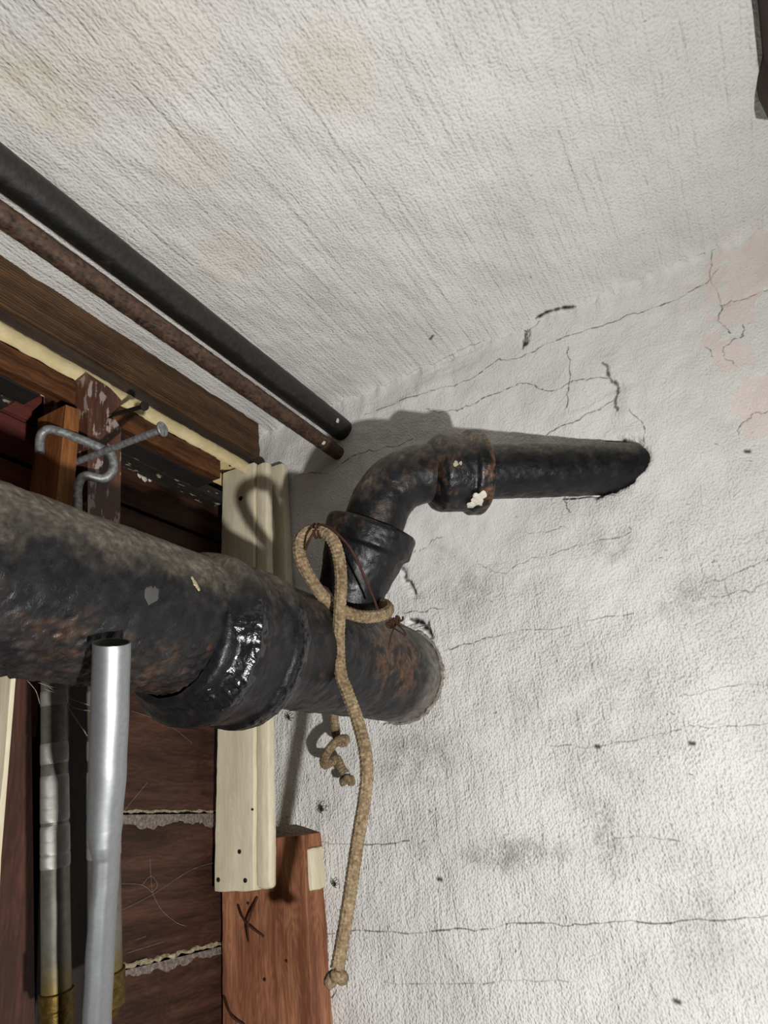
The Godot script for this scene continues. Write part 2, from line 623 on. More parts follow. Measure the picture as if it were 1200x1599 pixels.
# ---------------------------------------------------------------- shell
func make_shell() -> void:
	# --- wall_back: relief from real displacement and a fine height map
	var a := E(-0.72, 0.60, 0)
	var b := E(0.43, -0.42, 0)
	var w := 1900
	var h := 1686
	var pl := Plaster.new()
	pl.setup(w, h, Vector2(a.x, a.y), Vector2(b.x, b.y))
	var thin := [
		[[780, 561], [815, 558], [850, 538], [902, 521], [962, 500], [1004, 486], [1070, 461], [1105, 440], [1121, 420]],
		[[570, 648], [647, 620], [700, 603], [740, 590], [780, 561]],
		[[665, 639], [686, 646], [714, 641], [742, 629], [780, 612], [808, 598], [825, 598], [857, 610], [885, 600], [909, 593], [950, 591]],
		[[457, 747], [487, 738], [513, 740], [550, 713], [577, 703], [607, 697], [643, 685]],
		[[888, 542], [891, 563], [888, 605], [881, 640]],
		[[983, 640], [1007, 671], [1004, 696]],
		[[853, 678], [895, 661], [934, 640], [962, 622]],
		[[1126, 475], [1151, 468], [1200, 451]],
		[[1160, 507], [1161, 524], [1130, 542], [1130, 556], [1151, 573]],
		[[1102, 542], [1114, 558]],
		[[1153, 678], [1161, 657], [1179, 643], [1200, 640]],
		[[692, 1016], [723, 1005], [769, 995]],
		[[484, 1457], [600, 1454], [702, 1451], [779, 1446], [877, 1446], [959, 1438], [1061, 1437], [1200, 1428]],
		[[630, 957], [660, 955], [692, 950]],
		[[525, 1545], [505, 1560], [497, 1599]],
		[[510, 1562], [488, 1599]],
		[[880, 772], [885, 785], [891, 800]],
		[[1112, 395], [1108, 430], [1125, 470], [1120, 500], [1140, 520]],
		[[480, 1312], [560, 1318], [640, 1312]],
	]
	for t in thin:
		pl.stroke(wz(t), 0.00085, -0.55, 0.5, 0.003)  # crack colour holds both dirt and deep shade
	var faint := [
		[[769, 995], [805, 985], [887, 977], [989, 957]],
		[[856, 1164], [959, 1159], [1041, 1146], [1092, 1133], [1200, 1128]],
		[[600, 1533], [754, 1536], [887, 1533]],
		[[1061, 1087], [1107, 1077], [1200, 1069]],
		[[959, 1308], [1061, 1313]],
		[[655, 860], [675, 842], [692, 838]],
		[[745, 880], [790, 895], [830, 870], [900, 850], [985, 830]],
		[[1112, 905], [1164, 888], [1200, 872]],
		[[1110, 930], [1160, 922], [1200, 908]],
		[[690, 1165], [697, 1215]],
		[[790, 1010], [812, 1010]],
		[[820, 830], [870, 826], [885, 824]],
		[[540, 615], [620, 580], [700, 552], [760, 533]],
	]
	for t in faint:
		pl.stroke(wz(t), 0.0008, -0.4, 0.3, 0.004)  # fainter cracks, dirt and shade again in the albedo
	for t in [[[805, 965], [809, 1005], [810, 1045]], [[700, 548], [770, 528], [830, 508]], [[760, 905], [800, 900], [850, 885]], [[985, 845], [975, 865], [960, 880]], [[806, 1130], [812, 1250]], [[880, 650], [920, 640], [960, 615]], [[650, 590], [720, 560], [800, 525]]]:
		pl.stroke(wz(t), 0.004, 0.45, 0.0, 0.003, 1.6)
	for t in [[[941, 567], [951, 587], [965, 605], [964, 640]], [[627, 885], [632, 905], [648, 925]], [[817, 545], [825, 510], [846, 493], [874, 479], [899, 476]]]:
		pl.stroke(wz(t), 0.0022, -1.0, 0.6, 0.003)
	pl.stroke(wz([[817, 545], [825, 512], [842, 496]]), 0.0016, -1.0, 0.85, 0.001)  # gap and pipe hole edges: recess shade drawn into the colour
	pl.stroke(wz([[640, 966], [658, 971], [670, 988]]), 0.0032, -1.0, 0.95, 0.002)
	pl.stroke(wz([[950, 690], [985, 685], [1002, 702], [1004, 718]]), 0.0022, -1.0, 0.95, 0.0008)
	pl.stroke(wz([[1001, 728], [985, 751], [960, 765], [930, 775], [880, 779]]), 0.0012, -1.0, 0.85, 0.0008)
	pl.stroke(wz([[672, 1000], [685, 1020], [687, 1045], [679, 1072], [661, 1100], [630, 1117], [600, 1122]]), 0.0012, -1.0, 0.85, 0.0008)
	# rubbed dirt and specks
	for k in 330:
		var c := Vector2(rng.randf_range(a.x, b.x), rng.randf_range(b.y, a.y - 0.2))
		pl.segment(c, c + Vector2(rng.randf_range(-0.003, 0.003), rng.randf_range(-0.003, 0.003)), rng.randf_range(0.0003, 0.0009), -0.1, rng.randf_range(0.15, 0.5), 2.0)
	for t in [[931, 1355 - 190], [685, 1372], [1055, 1562], [1078, 1160], [1165, 705]]:
		var c: Vector2 = wz([t])[0]
		pl.segment(c, c + Vector2(0.003, -0.001), 0.0022, 0.4, 0.75, 2.0)
	var smudges := [[800, 1335, 0.085, 0.025, 0.26], [650, 1185, 0.075, 0.05, 0.2], [730, 920, 0.05, 0.05, 0.13], [945, 1300, 0.02, 0.06, 0.2], [960, 850, 0.035, 0.03, 0.16], [1080, 930, 0.06, 0.03, 0.17], [690, 870, 0.035, 0.03, 0.14], [960, 1180, 0.12, 0.06, 0.07], [1090, 1430, 0.05, 0.08, 0.1], [660, 1300, 0.03, 0.04, 0.1], [600, 700, 0.10, 0.05, 0.07], [900, 1090, 0.16, 0.05, 0.08]]
	var sm := []
	for s in smudges:
		sm.append([wz([[s[0], s[1]]])[0], s[2], s[3], s[4]])
	var pinks := []
	for s in [[1170, 430, 0.075, 0.065], [1150, 490, 0.035, 0.03], [1190, 380, 0.04, 0.03], [1185, 635, 0.035, 0.05], [1130, 535, 0.025, 0.025], [1150, 560, 0.03, 0.02]]:
		pinks.append([wz([[s[0], s[1]]])[0], s[2], s[3]])
	var bare: Vector2 = wz([[700, 830]])[0]   # smooth trowelled patch under the elbow
	var grain := noise_bytes(w, h, 0.20, 301, 3, FastNoiseLite.TYPE_SIMPLEX_SMOOTH, Vector2(1, 1.3))
	var grit := noise_bytes(w, h, 0.11, 302, 2, FastNoiseLite.TYPE_CELLULAR)
	var brush := noise_bytes(w, h, 0.09, 303, 3, FastNoiseLite.TYPE_SIMPLEX_SMOOTH, Vector2(1, 22))
	var large := noise_bytes(w, h, 0.0045, 304, 5)
	var edge := noise_bytes(w, h, 0.022, 305, 4)
	var al := PackedByteArray(); al.resize(w * h * 3)
	var hb := PackedByteArray(); hb.resize(w * h)
	for y in h:
		var Y := a.y + (y + 0.5) * pl.px.y
		for x in w:
			var i := y * w + x
			var P := Vector2(a.x + (x + 0.5) * pl.px.x, Y)
			var e := (edge[i] - 128) / 255.0
			var lg := (large[i] - 128) / 255.0
			var low := smoothstep(1.95, 1.62, Y + lg * 0.25)     # rougher render lower down
			var smooth_ := blob(P, bare, 0.16, 0.075 + e * 0.05) * 0.75
			var gr := grain[i] / 255.0
			var gt := grit[i] / 255.0
			var br := brush[i] / 255.0
			var k := lerpf(0.55, 1.0, low) * (1.0 - smooth_ * 0.6)
			var hh := 0.5 + ((gr - 0.5) * 0.62 + (gt - 0.4) * 0.34 + (br - 0.5) * lerpf(0.12, 0.34, low)) * k + lg * 0.1
			hh += pl.height[i] * 0.55
			var dk := 0.0
			for s in sm:
				if absf(P.x - s[0].x) < s[1] and absf(P.y - s[0].y) < s[2]:
					dk = maxf(dk, blob(P, s[0], s[1], s[2]) * s[3] * 0.6 * clampf(0.75 + e * 2.2 + (0.5 - gr) * 1.6, 0.0, 1.6))
			var pit := smoothstep(0.44, 0.2, gr) * lerpf(0.04, 0.09, low) * k
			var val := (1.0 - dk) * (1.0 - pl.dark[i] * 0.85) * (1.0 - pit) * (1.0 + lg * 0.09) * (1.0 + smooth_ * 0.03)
			var c := Vector3(0.84, 0.832, 0.82) * val
			var pk := 0.0
			for s in pinks:
				pk = maxf(pk, blob(P, s[0], s[1], s[2]) + e * 2.4 * blob(P, s[0], s[1] * 1.6, s[2] * 1.6))
			if pk > 0.35:
				var q := smoothstep(0.33, 0.5, pk)
				c = c.lerp(Vector3(0.85, 0.807, 0.785) * (0.55 + 0.45 * val), q)
				hh = lerpf(hh, 0.42 + (gr - 0.5) * 0.2 + pl.height[i] * 0.5, q * 0.8)
			al[i * 3] = clampi(int(c.x * 255.0), 0, 255)
			al[i * 3 + 1] = clampi(int(c.y * 255.0), 0, 255)
			al[i * 3 + 2] = clampi(int(c.z * 255.0), 0, 255)
			hb[i] = clampi(int(hh * 255.0), 0, 255)
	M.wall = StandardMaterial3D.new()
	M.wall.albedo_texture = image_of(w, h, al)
	M.wall.heightmap_enabled = true
	M.wall.heightmap_texture = image_of(w, h, hb, false)
	M.wall.heightmap_scale = 0.27
	M.wall.roughness = 0.85
	M.wall.metallic_specular = 0.3
	M.wall.texture_repeat = false
	# true relief on a coarser grid
	var dp := Plaster.new()
	dp.setup(460, 408, Vector2(a.x, a.y), Vector2(b.x, b.y))
	dp.stroke(wz([[819, 540], [825, 512], [846, 494]]), 0.0035, -0.006, 0, 0.001)
	dp.stroke(wz([[846, 494], [874, 480], [897, 477]]), 0.0045, -0.012, 0, 0.001)
	dp.stroke(wz([[845, 480], [874, 470], [905, 462]]), 0.007, 0.004, 0, 0.001, 1.2)
	dp.stroke(wz([[941, 567], [951, 587], [965, 605], [964, 640]]), 0.0045, -0.005, 0, 0.002)
	dp.stroke(wz([[955, 560], [968, 585], [978, 610], [975, 645]]), 0.008, 0.003, 0, 0.002, 1.2)
	dp.stroke(wz([[625, 880], [632, 905], [648, 930]]), 0.005, -0.005, 0, 0.002)
	dp.stroke(wz([[640, 970], [662, 975], [672, 995]]), 0.006, -0.010, 0, 0.002)
	dp.stroke(wz([[950, 690], [985, 686], [1003, 706], [1002, 722], [985, 748], [960, 762], [930, 774]]), 0.0055, -0.010, 0, 0.001)
	dp.stroke(wz([[672, 1000], [686, 1040], [672, 1080], [640, 1112], [600, 1122]]), 0.004, -0.006, 0, 0.001)
	dp.stroke(wz([[1126, 475], [1151, 468], [1200, 451]]), 0.004, -0.002, 0, 0.002)
	dp.stroke(wz([[570, 645], [600, 640], [640, 618], [690, 590], [740, 575]]), 0.010, 0.003, 0, 0.003, 1.2)
	var mb := MB.new()
	var wf := func(u: float, v: float) -> Vector3:
		var X := lerpf(a.x, b.x, u)
		var Y := lerpf(a.y, b.y, v)
		var d := n1.get_noise_2d(X * 9.0, Y * 9.0) * 0.0035 + n1.get_noise_2d(X * 34.0 + 9.0, Y * 34.0) * 0.0008
		d += dp.sample(Vector2(X, Y))
		var top := 1.55 + CEIL_Y - Y
		d += 0.007 * exp(-maxf(top, 0.0) / 0.009) * (0.6 + n1.get_noise_2d(X * 40.0, 4.0))
		return Vector3(X, Y, WALL_Z + d)
	mb.grid(460, 408, wf, false, false)
	plank(mb, E(0.45, -0.45, WALL_Z - 0.062), Vector3(2.7, 2.3, 0.10), Basis.IDENTITY, 0.001, 0, 2.0)
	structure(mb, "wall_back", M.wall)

	# --- ceiling: brushed towards the back wall
	var ca := Vector2(-0.82, -0.83)
	var cb := Vector2(0.42, 0.07)
	w = 1760
	h = 1280
	var pc := Plaster.new()
	pc.setup(w, h, ca, cb)
	for t in [[[60, 205], [150, 290], [260, 385], [420, 500]], [[200, 20], [330, 150], [480, 330]], [[640, 60], [720, 200], [760, 270]], [[40, 150], [110, 220]], [[880, 30], [960, 170], [1010, 290]], [[1030, 60], [1056, 200], [1075, 300]], [[430, 90], [520, 220], [600, 330]], [[120, 30], [250, 180], [340, 280]], [[760, 20], [850, 170]], [[560, 60], [660, 230], [700, 300]], [[300, 290], [420, 420], [540, 540]]]:
		pc.stroke(wy(t), 0.0011, 0.5, 0.0, 0.0015, 1.4)
	for k in 70:
		var c := Vector2(rng.randf_range(-0.6, 0.2), rng.randf_range(-0.8, -0.1))
		pc.stroke([c, c + Vector2(rng.randf_range(-0.004, 0.004), -rng.randf_range(0.02, 0.10))], 0.0007, -0.45, 0.08, 0.0008)
	for k in 40:
		var c := Vector2(rng.randf_range(-0.6, 0.2), rng.randf_range(-0.8, -0.1))
		pc.segment(c, c + Vector2(rng.randf_range(-0.002, 0.002), rng.randf_range(-0.002, 0.002)), rng.randf_range(0.0004, 0.0008), -0.1, rng.randf_range(0.2, 0.6), 2.0)
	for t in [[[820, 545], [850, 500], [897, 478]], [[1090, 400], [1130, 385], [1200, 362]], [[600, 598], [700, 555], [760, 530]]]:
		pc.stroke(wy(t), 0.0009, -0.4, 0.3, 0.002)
	pc.stroke(wy([[838, 497], [858, 486], [880, 479], [899, 476]]), 0.0034, -1.0, 0.96, 0.0008)  # corner crevice, its shade stroked dark into the ceiling colour
	pc.segment(wy([[672, 530]])[0], wy([[676, 524]])[0], 0.002, 0.6, 0.7, 2.0)
	var stains := []
	for s in [[60, 140, 0.05, 0.07, 0.13], [520, 110, 0.05, 0.06, 0.10], [360, 400, 0.06, 0.05, 0.08], [200, 60, 0.12, 0.08, 0.06], [300, 250, 0.05, 0.05, 0.07]]:
		stains.append([wy([[s[0], s[1]]])[0], s[2], s[3], s[4]])
	grain = noise_bytes(w, h, 0.19, 401, 3, FastNoiseLite.TYPE_SIMPLEX_SMOOTH, Vector2(1.0, 1.2))
	brush = noise_bytes(w, h, 0.09, 402, 3, FastNoiseLite.TYPE_SIMPLEX_SMOOTH, Vector2(1, 40))
	large = noise_bytes(w, h, 0.005, 403, 5)
	edge = noise_bytes(w, h, 0.024, 404, 4)
	al = PackedByteArray(); al.resize(w * h * 3)
	hb = PackedByteArray(); hb.resize(w * h)
	for y in h:
		for x in w:
			var i := y * w + x
			var P := Vector2(ca.x + (x + 0.5) * pc.px.x, ca.y + (y + 0.5) * pc.px.y)
			var lg := (large[i] - 128) / 255.0
			var e := (edge[i] - 128) / 255.0
			var gr := grain[i] / 255.0
			var br := brush[i] / 255.0
			var hh := 0.5 + (gr - 0.5) * 0.62 + (br - 0.5) * 0.55 + lg * 0.1 + pc.height[i] * 0.5
			var st := 0.0
			for s in stains:
				st = maxf(st, blob(P, s[0], s[1], s[2]) * s[3] * 0.45 * clampf(0.9 + e * 1.2, 0.0, 1.5))
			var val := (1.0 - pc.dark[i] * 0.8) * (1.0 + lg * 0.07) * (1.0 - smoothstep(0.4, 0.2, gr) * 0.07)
			var c := Vector3(0.845, 0.838, 0.825) * val
			c *= Vector3(1.0 - st * 0.5, 1.0 - st * 0.75, 1.0 - st * 1.6)
			al[i * 3] = clampi(int(c.x * 255.0), 0, 255)
			al[i * 3 + 1] = clampi(int(c.y * 255.0), 0, 255)
			al[i * 3 + 2] = clampi(int(c.z * 255.0), 0, 255)
			hb[i] = clampi(int(hh * 255.0), 0, 255)
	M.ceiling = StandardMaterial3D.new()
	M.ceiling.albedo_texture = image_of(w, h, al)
	M.ceiling.heightmap_enabled = true
	M.ceiling.heightmap_texture = image_of(w, h, hb, false)
	M.ceiling.heightmap_scale = 0.23
	M.ceiling.roughness = 0.85
	M.ceiling.metallic_specular = 0.3
	M.ceiling.texture_repeat = false
	mb = MB.new()
	var cf := func(u: float, v: float) -> Vector3:
		var X := lerpf(ca.x, cb.x, u)
		var Z := lerpf(ca.y, cb.y, v)
		var d := n1.get_noise_2d(X * 9.0, Z * 7.0 + 40.0) * 0.0035 + n1.get_noise_2d(X * 40.0, Z * 20.0 + 70.0) * 0.0010
		d -= 0.006 * exp(-maxf(Z - WALL_Z, 0.0) / 0.012) * (0.7 + n1.get_noise_2d(X * 40.0, 9.0))
		return Vector3(X, 1.55 + CEIL_Y + d, Z)
	mb.grid(420, 300, cf, false, false)
	plank(mb, E(0.45, CEIL_Y + 0.062, 0.35), Vector3(2.7, 0.10, 2.5), Basis.IDENTITY, 0.001, 0, 2.0)
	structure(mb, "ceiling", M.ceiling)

	# --- rest of the room, out of the picture
	mb = MB.new()
	plank(mb, E(0.45, -1.6, 0.35), Vector3(2.7, 0.10, 2.5), Basis.IDENTITY, 0.001, 0, 2.0)
	structure(mb, "floor", M.floor)
	mb = MB.new()
	plank(mb, E(1.75, -0.48, 0.35), Vector3(0.10, 2.24, 2.5), Basis.IDENTITY, 0.001, 0, 2.0)
	structure(mb, "wall_right", M.room)
	mb = MB.new()
	plank(mb, E(0.45, -0.48, 1.55), Vector3(2.7, 2.24, 0.10), Basis.IDENTITY, 0.001, 0, 2.0)
	structure(mb, "wall_front", M.room)

# ---------------------------------------------------------------- left wall of boards
func make_left_wall() -> void:
	var wl := MB.new()
	plank(wl, E(-0.755, -0.48, 0.35), Vector3(0.13, 2.24, 2.4), Basis.IDENTITY, 0.001, 0, 2.0)
	var root := structure(wl, "wall_left", M.w_dark)
	# horizontal boards, joints rise a little towards the viewer
	var ys := [-0.58, -0.43, -0.281, -0.1325, 0.0175, 0.166, 0.315, 0.40, 0.47]
	for i in ys.size() - 1:
		var y0: float = ys[i] + 0.002
		var y1: float = ys[i + 1] - 0.002
		var mb := MB.new()
		var slope := 0.045 if i < 6 else 0.0
		var dz := Vector3(0, slope, 1).normalized()
		var c := E(-0.671 + rng.randf_range(-0.0015, 0.0015), (y0 + y1) * 0.5 + 0.07 * slope, -0.63)
		beam(mb, c - dz * 0.145, c + dz * 0.145, Vector3.UP, y1 - y0, 0.022, 0.003, 0.012, 0.0008, Vector2(i * 0.31, i * 0.23))
		put(mb, "board", M.w_board, root)
	# old filler squeezed out along two joints
	for jt in [[0.0175, 0], [-0.1325, 1]]:
		var path := PackedVector3Array()
		for k in 60:
			var z := -0.775 + k * 0.27 / 59.0
			path.append(E(-0.661, jt[0] + (-0.70 - z) * -0.045 + rng.randf_range(-0.0007, 0.0007) + 0.0035, z))
		var mb := MB.new()
		var big: float = 0.0022 + 0.0016 * jt[1]
		sweep(mb, path, func(t: float, u: float, l: float) -> float: return big * clampf(0.55 + 1.3 * n1.get_noise_2d(l * 60.0, u * 2.0 + jt[0] * 50.0) + 0.7 * n1.get_noise_1d(l * 200.0), 0.1, 1.6), 8)
		put(mb, "joint_filler", M.putty, root)
		# smeared paint band under the joint
		mb = MB.new()
		var top: float = jt[0]
		var f := func(u: float, v: float) -> Vector3:
			var z := lerpf(-0.765, -0.52, u)
			var hgt := (0.011 + 0.008 * n1.get_noise_2d(z * 22.0, top * 30.0) + 0.003 * n1.get_noise_2d(z * 110.0, 3.0)) * (1.0 if top > 0.0 else 0.75)
			return E(-0.6588 + 0.0008 * n1.get_noise_2d(z * 50.0, v * 5.0), top + (-0.70 - z) * -0.045 - v * hgt, z)
		mb.grid(90, 5, f, false, true)
		put(mb, "paint_smear", metal_like(Color(0.60, 0.545, 0.51), 0.7, 0.0, M.iron.albedo_texture, M.iron.heightmap_texture, 0.1, 16.0), root)
	# dull red boards nearer the viewer, behind the post
	for i in 4:
		var mb := MB.new()
		var y0: float = [0.10, 0.25, 0.40, 0.455][i]
		var hh: float = [0.148, 0.148, 0.053, 0.10][i]
		plank(mb, E(-0.668, y0 + hh * 0.5, -0.22), Vector3(0.022, hh - 0.003, 0.50), Basis.IDENTITY, 0.003, 2, 0.02, 0.0006, Vector2(i * 0.4, i * 0.3))
		put(mb, "board", M.w_maroon, root)
	var lowp := MB.new()
	plank(lowp, E(-0.668, -0.15, -0.20), Vector3(0.02, 0.495, 0.42), Basis.IDENTITY, 0.003, 1, 0.03, 0.0006)
	var lp := put(lowp, "shade_grey_panel", metal_like(Color(0.52, 0.50, 0.49), 0.8, 0.0, M.iron.albedo_texture, M.iron.heightmap_texture, 0.1, 12.0), root)  # grey tone stands for a white wall lying in shade
	lp.set_meta("label", "rough panel coloured grey for a white wall in shade")

# ---------------------------------------------------------------- timbers along the top of the left wall
func make_timbers() -> void:
	var z0 := -0.745
	var z1 := 0.35
	var mb := MB.new()
	plank(mb, E(-0.616, 0.5545, (z0 + z1) * 0.5 - 0.01), Vector3(0.07, 0.063, z1 - z0), Basis.IDENTITY, 0.004, 2, 0.012, 0.0016, Vector2(0.1, 0.0))
	single(mb, "ceiling_plank", M.w_ledger, E(-0.616, 0.53, -0.2), "weathered dark brown plank with ribbed saw grain, tight under the white ceiling", "plank", "")
	mb = MB.new()
	plank(mb, E(-0.616, 0.5135, (z0 + z1) * 0.5), Vector3(0.064, 0.0165, z1 - z0), Basis.IDENTITY, 0.002, 2, 0.012, 0.0008, Vector2(0.3, 0.4))
	single(mb, "thin_board", M.w_grey, E(-0.616, 0.5, -0.2), "thin grey-brown board edge between the ribbed plank and the cream moulding", "board")
	# cream moulding: half-round nosing
	mb = MB.new()
	var prof := []
	for k in 9:
		var t := k / 8.0 * PI - PI / 2
		prof.append(E(-0.586 + cos(t) * 0.0065, 0.4945 + sin(t) * 0.0105, z0 + 0.012))
	prof.append(E(-0.64, 0.505, z0 + 0.012))
	prof.append(E(-0.64, 0.484, z0 + 0.012))
	var mf := func(u: float, v: float) -> Vector3:
		var k := u * 10.0
		var i := mini(int(k + 0.001), 10)
		var p: Vector3 = prof[i]
		var z := v * (z1 - z0 - 0.012)
		var wv := n1.get_noise_2d(z * 30.0, i * 0.4) * 0.0012 + n1.get_noise_2d(z * 150.0, i * 0.5) * 0.0005
		return p + Vector3(wv, wv * 0.5, z)
	mb.grid(10, 220, mf, false, true, null, 0.25, 2.1)
	mb.fan(PackedVector3Array(prof), E(-0.61, 0.4945, z0 + 0.012), false)
	single(mb, "cream_moulding", M.w_moulding, E(-0.61, 0.484, -0.2), "cream painted rounded moulding strip with chipped lower edge below the ceiling plank", "moulding")
	mb = MB.new()
	plank(mb, E(-0.593, 0.4685, (-0.668 + z1) * 0.5), Vector3(0.016, 0.030, z1 + 0.668), Basis.IDENTITY, 0.003, 2, 0.012, 0.0014, Vector2(0.5, 0.1))
	single(mb, "stained_board", M.w_orange, E(-0.61, 0.45, -0.2), "orange-brown stained board with worn grain running under the cream moulding", "board")
	# dark strips standing for its shaded underside, either side of the post
	mb = MB.new()
	plank(mb, E(-0.616, 0.4645, -0.575), Vector3(0.030, 0.024, 0.19), Basis.IDENTITY, 0.003, 2, 0.012, 0.0014)
	single(mb, "underside_shade", M.w_dark, E(-0.616, 0.4525, -0.575), "strip coloured dark for the shaded underside of the stained board, right of the wall post", "strip", "")
	mb = MB.new()
	plank(mb, E(-0.616, 0.4645, -0.02), Vector3(0.030, 0.024, 0.745), Basis.IDENTITY, 0.003, 2, 0.012, 0.0014)
	single(mb, "underside_shade", M.w_dark, E(-0.616, 0.4525, 0.0), "strip coloured dark for the shaded underside of the stained board, left of the wall post", "strip", "")
	mb = MB.new()
	plank(mb, E(-0.645, 0.4600, -0.01), Vector3(0.028, 0.017, 0.745), Basis.IDENTITY, 0.002, 2, 0.012, 0.0012)
	single(mb, "chipped_strip", M.w_chipped, E(-0.645, 0.4515, 0.0), "black strip with flaking cream paint above the dull red boards", "strip")
	mb = MB.new()
	plank(mb, E(-0.645, 0.4600, -0.60), Vector3(0.028, 0.017, 0.26), Basis.IDENTITY, 0.002, 2, 0.012, 0.0012)
	single(mb, "chipped_strip", M.w_chipped, E(-0.645, 0.4515, -0.60), "thin chipped painted strip over the brown boards beside the cream board", "strip")

	# wall post: brown painted stud with a gouged face, orange batten nailed in front of it
	var X := -0.565
	var poly := []
	for p in [[137, 583], [153, 594], [172, 606], [184, 618], [191, 627], [182, 642], [167, 653], [180, 655], [189, 668], [189, 740], [188, 820], [187, 900], [137, 900]]:
		poly.append(on_x(p[0], p[1], X))
	mb = MB.new()
	prism(mb, poly, Vector3(-0.075, 0, 0))
	single(mb, "wall_post", M.w_brown, on_x(160, 900, X) + Vector3(-0.04, 0, 0), "dark brown glossy painted wall post with gouged notched top, pale patches of wear and painted gloss", "post")
	mb = MB.new()
	poly = []
	for p in [[103, 632], [125, 640], [121, 700], [114, 790], [105, 880], [80, 880], [90, 760]]:
		poly.append(on_x(p[0], p[1], -0.56))
	prism(mb, poly, Vector3(-0.045, 0, 0))
	single(mb, "wood_batten", M.w_post, on_x(100, 880, -0.60), "bare orange wood batten standing against the left side of the brown wall post", "batten")

	# lower post at the left edge
	mb = MB.new()
	poly = []
	for p in [[29, 1030], [48, 1030], [52, 1340], [55, 1640], [-10, 1640], [4, 1340]]:
		poly.append(on_x(p[0], p[1], -0.60))
	prism(mb, poly, Vector3(-0.055, 0, 0))
	var post := thing("red_brown_post", "dark red-brown painted post at the lower left, its near edge chipped to white", "post", on_x(20, 1640, -0.62))
	put(mb, "post_body", M.w_redpost, post)
	mb = MB.new()
	poly = []
	for p in [[19, 1030], [29, 1030], [22, 1150], [12, 1260], [4, 1345], [-8, 1480], [-22, 1480], [-10, 1340], [6, 1200]]:
		poly.append(on_x(p[0], p[1], -0.602))
	prism(mb, poly, Vector3(-0.05, 0, 0))
	var ce := put(mb, "chipped_edge", M.w_cream, post)
	ce.set_meta("label", "white paint left on the post edge")

	# cream board over redwood board
	var cb := thing("cream_board", "cream painted board with beaded edge and nail heads, hanging behind the big pipe", "board", E(-0.60, -0.074, -0.72))
	mb = MB.new()
	var lean := Vector3(0.0285, 1.0, 0.0).normalized()
	var side := Vector3.RIGHT
	var c0 := E(-0.6145, -0.0735, -0.730)
	beam(mb, c0, c0 + lean * 0.572, side, 0.062, 0.019, 0.003, 0.008, 0.0007)
	put(mb, "board_face", M.w_cream, cb)
	mb = MB.new()
	c0 = E(-0.5725, -0.0735, -0.7315)
	beam(mb, c0, c0 + lean * 0.568, side, 0.0225, 0.016, 0.0065, 0.006, 0.0007, Vector2(0.3, 0.3))
	put(mb, "beaded_edge", M.w_cream, cb)
	for p in [[374, 1330, 0.0025], [341, 1374, 0.0026], [383, 1375, 0.0026], [394, 1264, 0.0014], [376, 778, 0.0036]]:
		mb = MB.new()
		var q := on_z(p[0], p[1], -0.7200)
		lathe(mb, q + Vector3(0, 0, -0.002), Vector3(0, 0, 1), [Vector2(0, p[2]), Vector2(0.0022, p[2]), Vector2(0.0028, p[2] * 0.6), Vector2(0.0029, 0.0001)], 14, 0.001, null, null, false)
		put(mb, "nail_head", M.nail, cb)
	mb = MB.new()
	beam(mb, E(-0.5625, 0.21, -0.768), E(-0.5615, 0.505, -0.768), side, 0.036, 0.017, 0.004, 0.008, 0.0008, Vector2(0.2, 0.6))
	single(mb, "narrow_board", M.w_cream, E(-0.56, 0.21, -0.768), "narrow cream painted strip on the wall just right of the cream board top", "board")
	mb = MB.new()
	plank(mb, E(-0.5865, -0.27, -0.762), Vector3(0.129, 0.502, 0.040), Basis.from_euler(Vector3(0, 0, 0.004)), 0.0025, 1, 0.012, 0.0008)
	var rw := thing("redwood_board", "reddish bare wood upright board with nails, standing under the cream board", "board", E(-0.587, -0.52, -0.762))
	put(mb, "board_face", M.w_red, rw)
	# bent nails in its face
	for q in [[[372, 1413], [393, 1437], [415, 1462]], [[402, 1400], [397, 1438], [391, 1470]], [[350, 1555], [372, 1582], [386, 1600]]]:
		mb = MB.new()
		var pts := []
		for k in q.size():
			pts.append(on_z(q[k][0], q[k][1], -0.742) + Vector3(0, 0, [0.0, 0.011, 0.003][k]))
		sweep(mb, curve(pts, 16), func(t: float, _u: float, _l: float) -> float: return 0.0016 * (1.0 - t * 0.4), 8)
		put(mb, "bent_nail", M.rust, rw)
	for p in [[414, 1384, 0.0025], [414, 1529, 0.0024], [448, 1500, 0.002], [388, 1410, 0.002]]:
		mb = MB.new()
		lathe(mb, on_z(p[0], p[1], -0.7425), Vector3(0, 0, 1), [Vector2(0, p[2]), Vector2(0.0015, p[2] * 0.7), Vector2(0.0018, 0.0001)], 10, 0.001, null, null, false)
		put(mb, "nail_hole", M.hole, rw)
	mb = MB.new()
	plank(mb, on_z(483, 1357, -0.762), Vector3(0.028, 0.046, 0.03), Basis.from_euler(Vector3(0, 0, 0.05)), 0.004, 1, 0.006, 0.0012)
	single(mb, "wood_block", M.w_cream, on_z(483, 1357, -0.762), "small cream painted wood block poking out right of the redwood board", "block")

	# brown object hanging at the upper right edge of the view
	mb = MB.new()
	poly = []
	for p in [[1197, -70], [1199, 0], [1204, 60], [1208, 120], [1200, 150], [1198, 172], [1201, 187], [1330, 205], [1345, -70]]:
		poly.append(on_y(p[0], p[1], CEIL_Y - 0.030))
	prism(mb, poly, Vector3(0, 0.031, 0))
	single(mb, "ceiling_bracket", M.w_object, at(1230, 60, 0.52), "dull brown wooden block fixed under the ceiling at the upper right edge", "bracket")

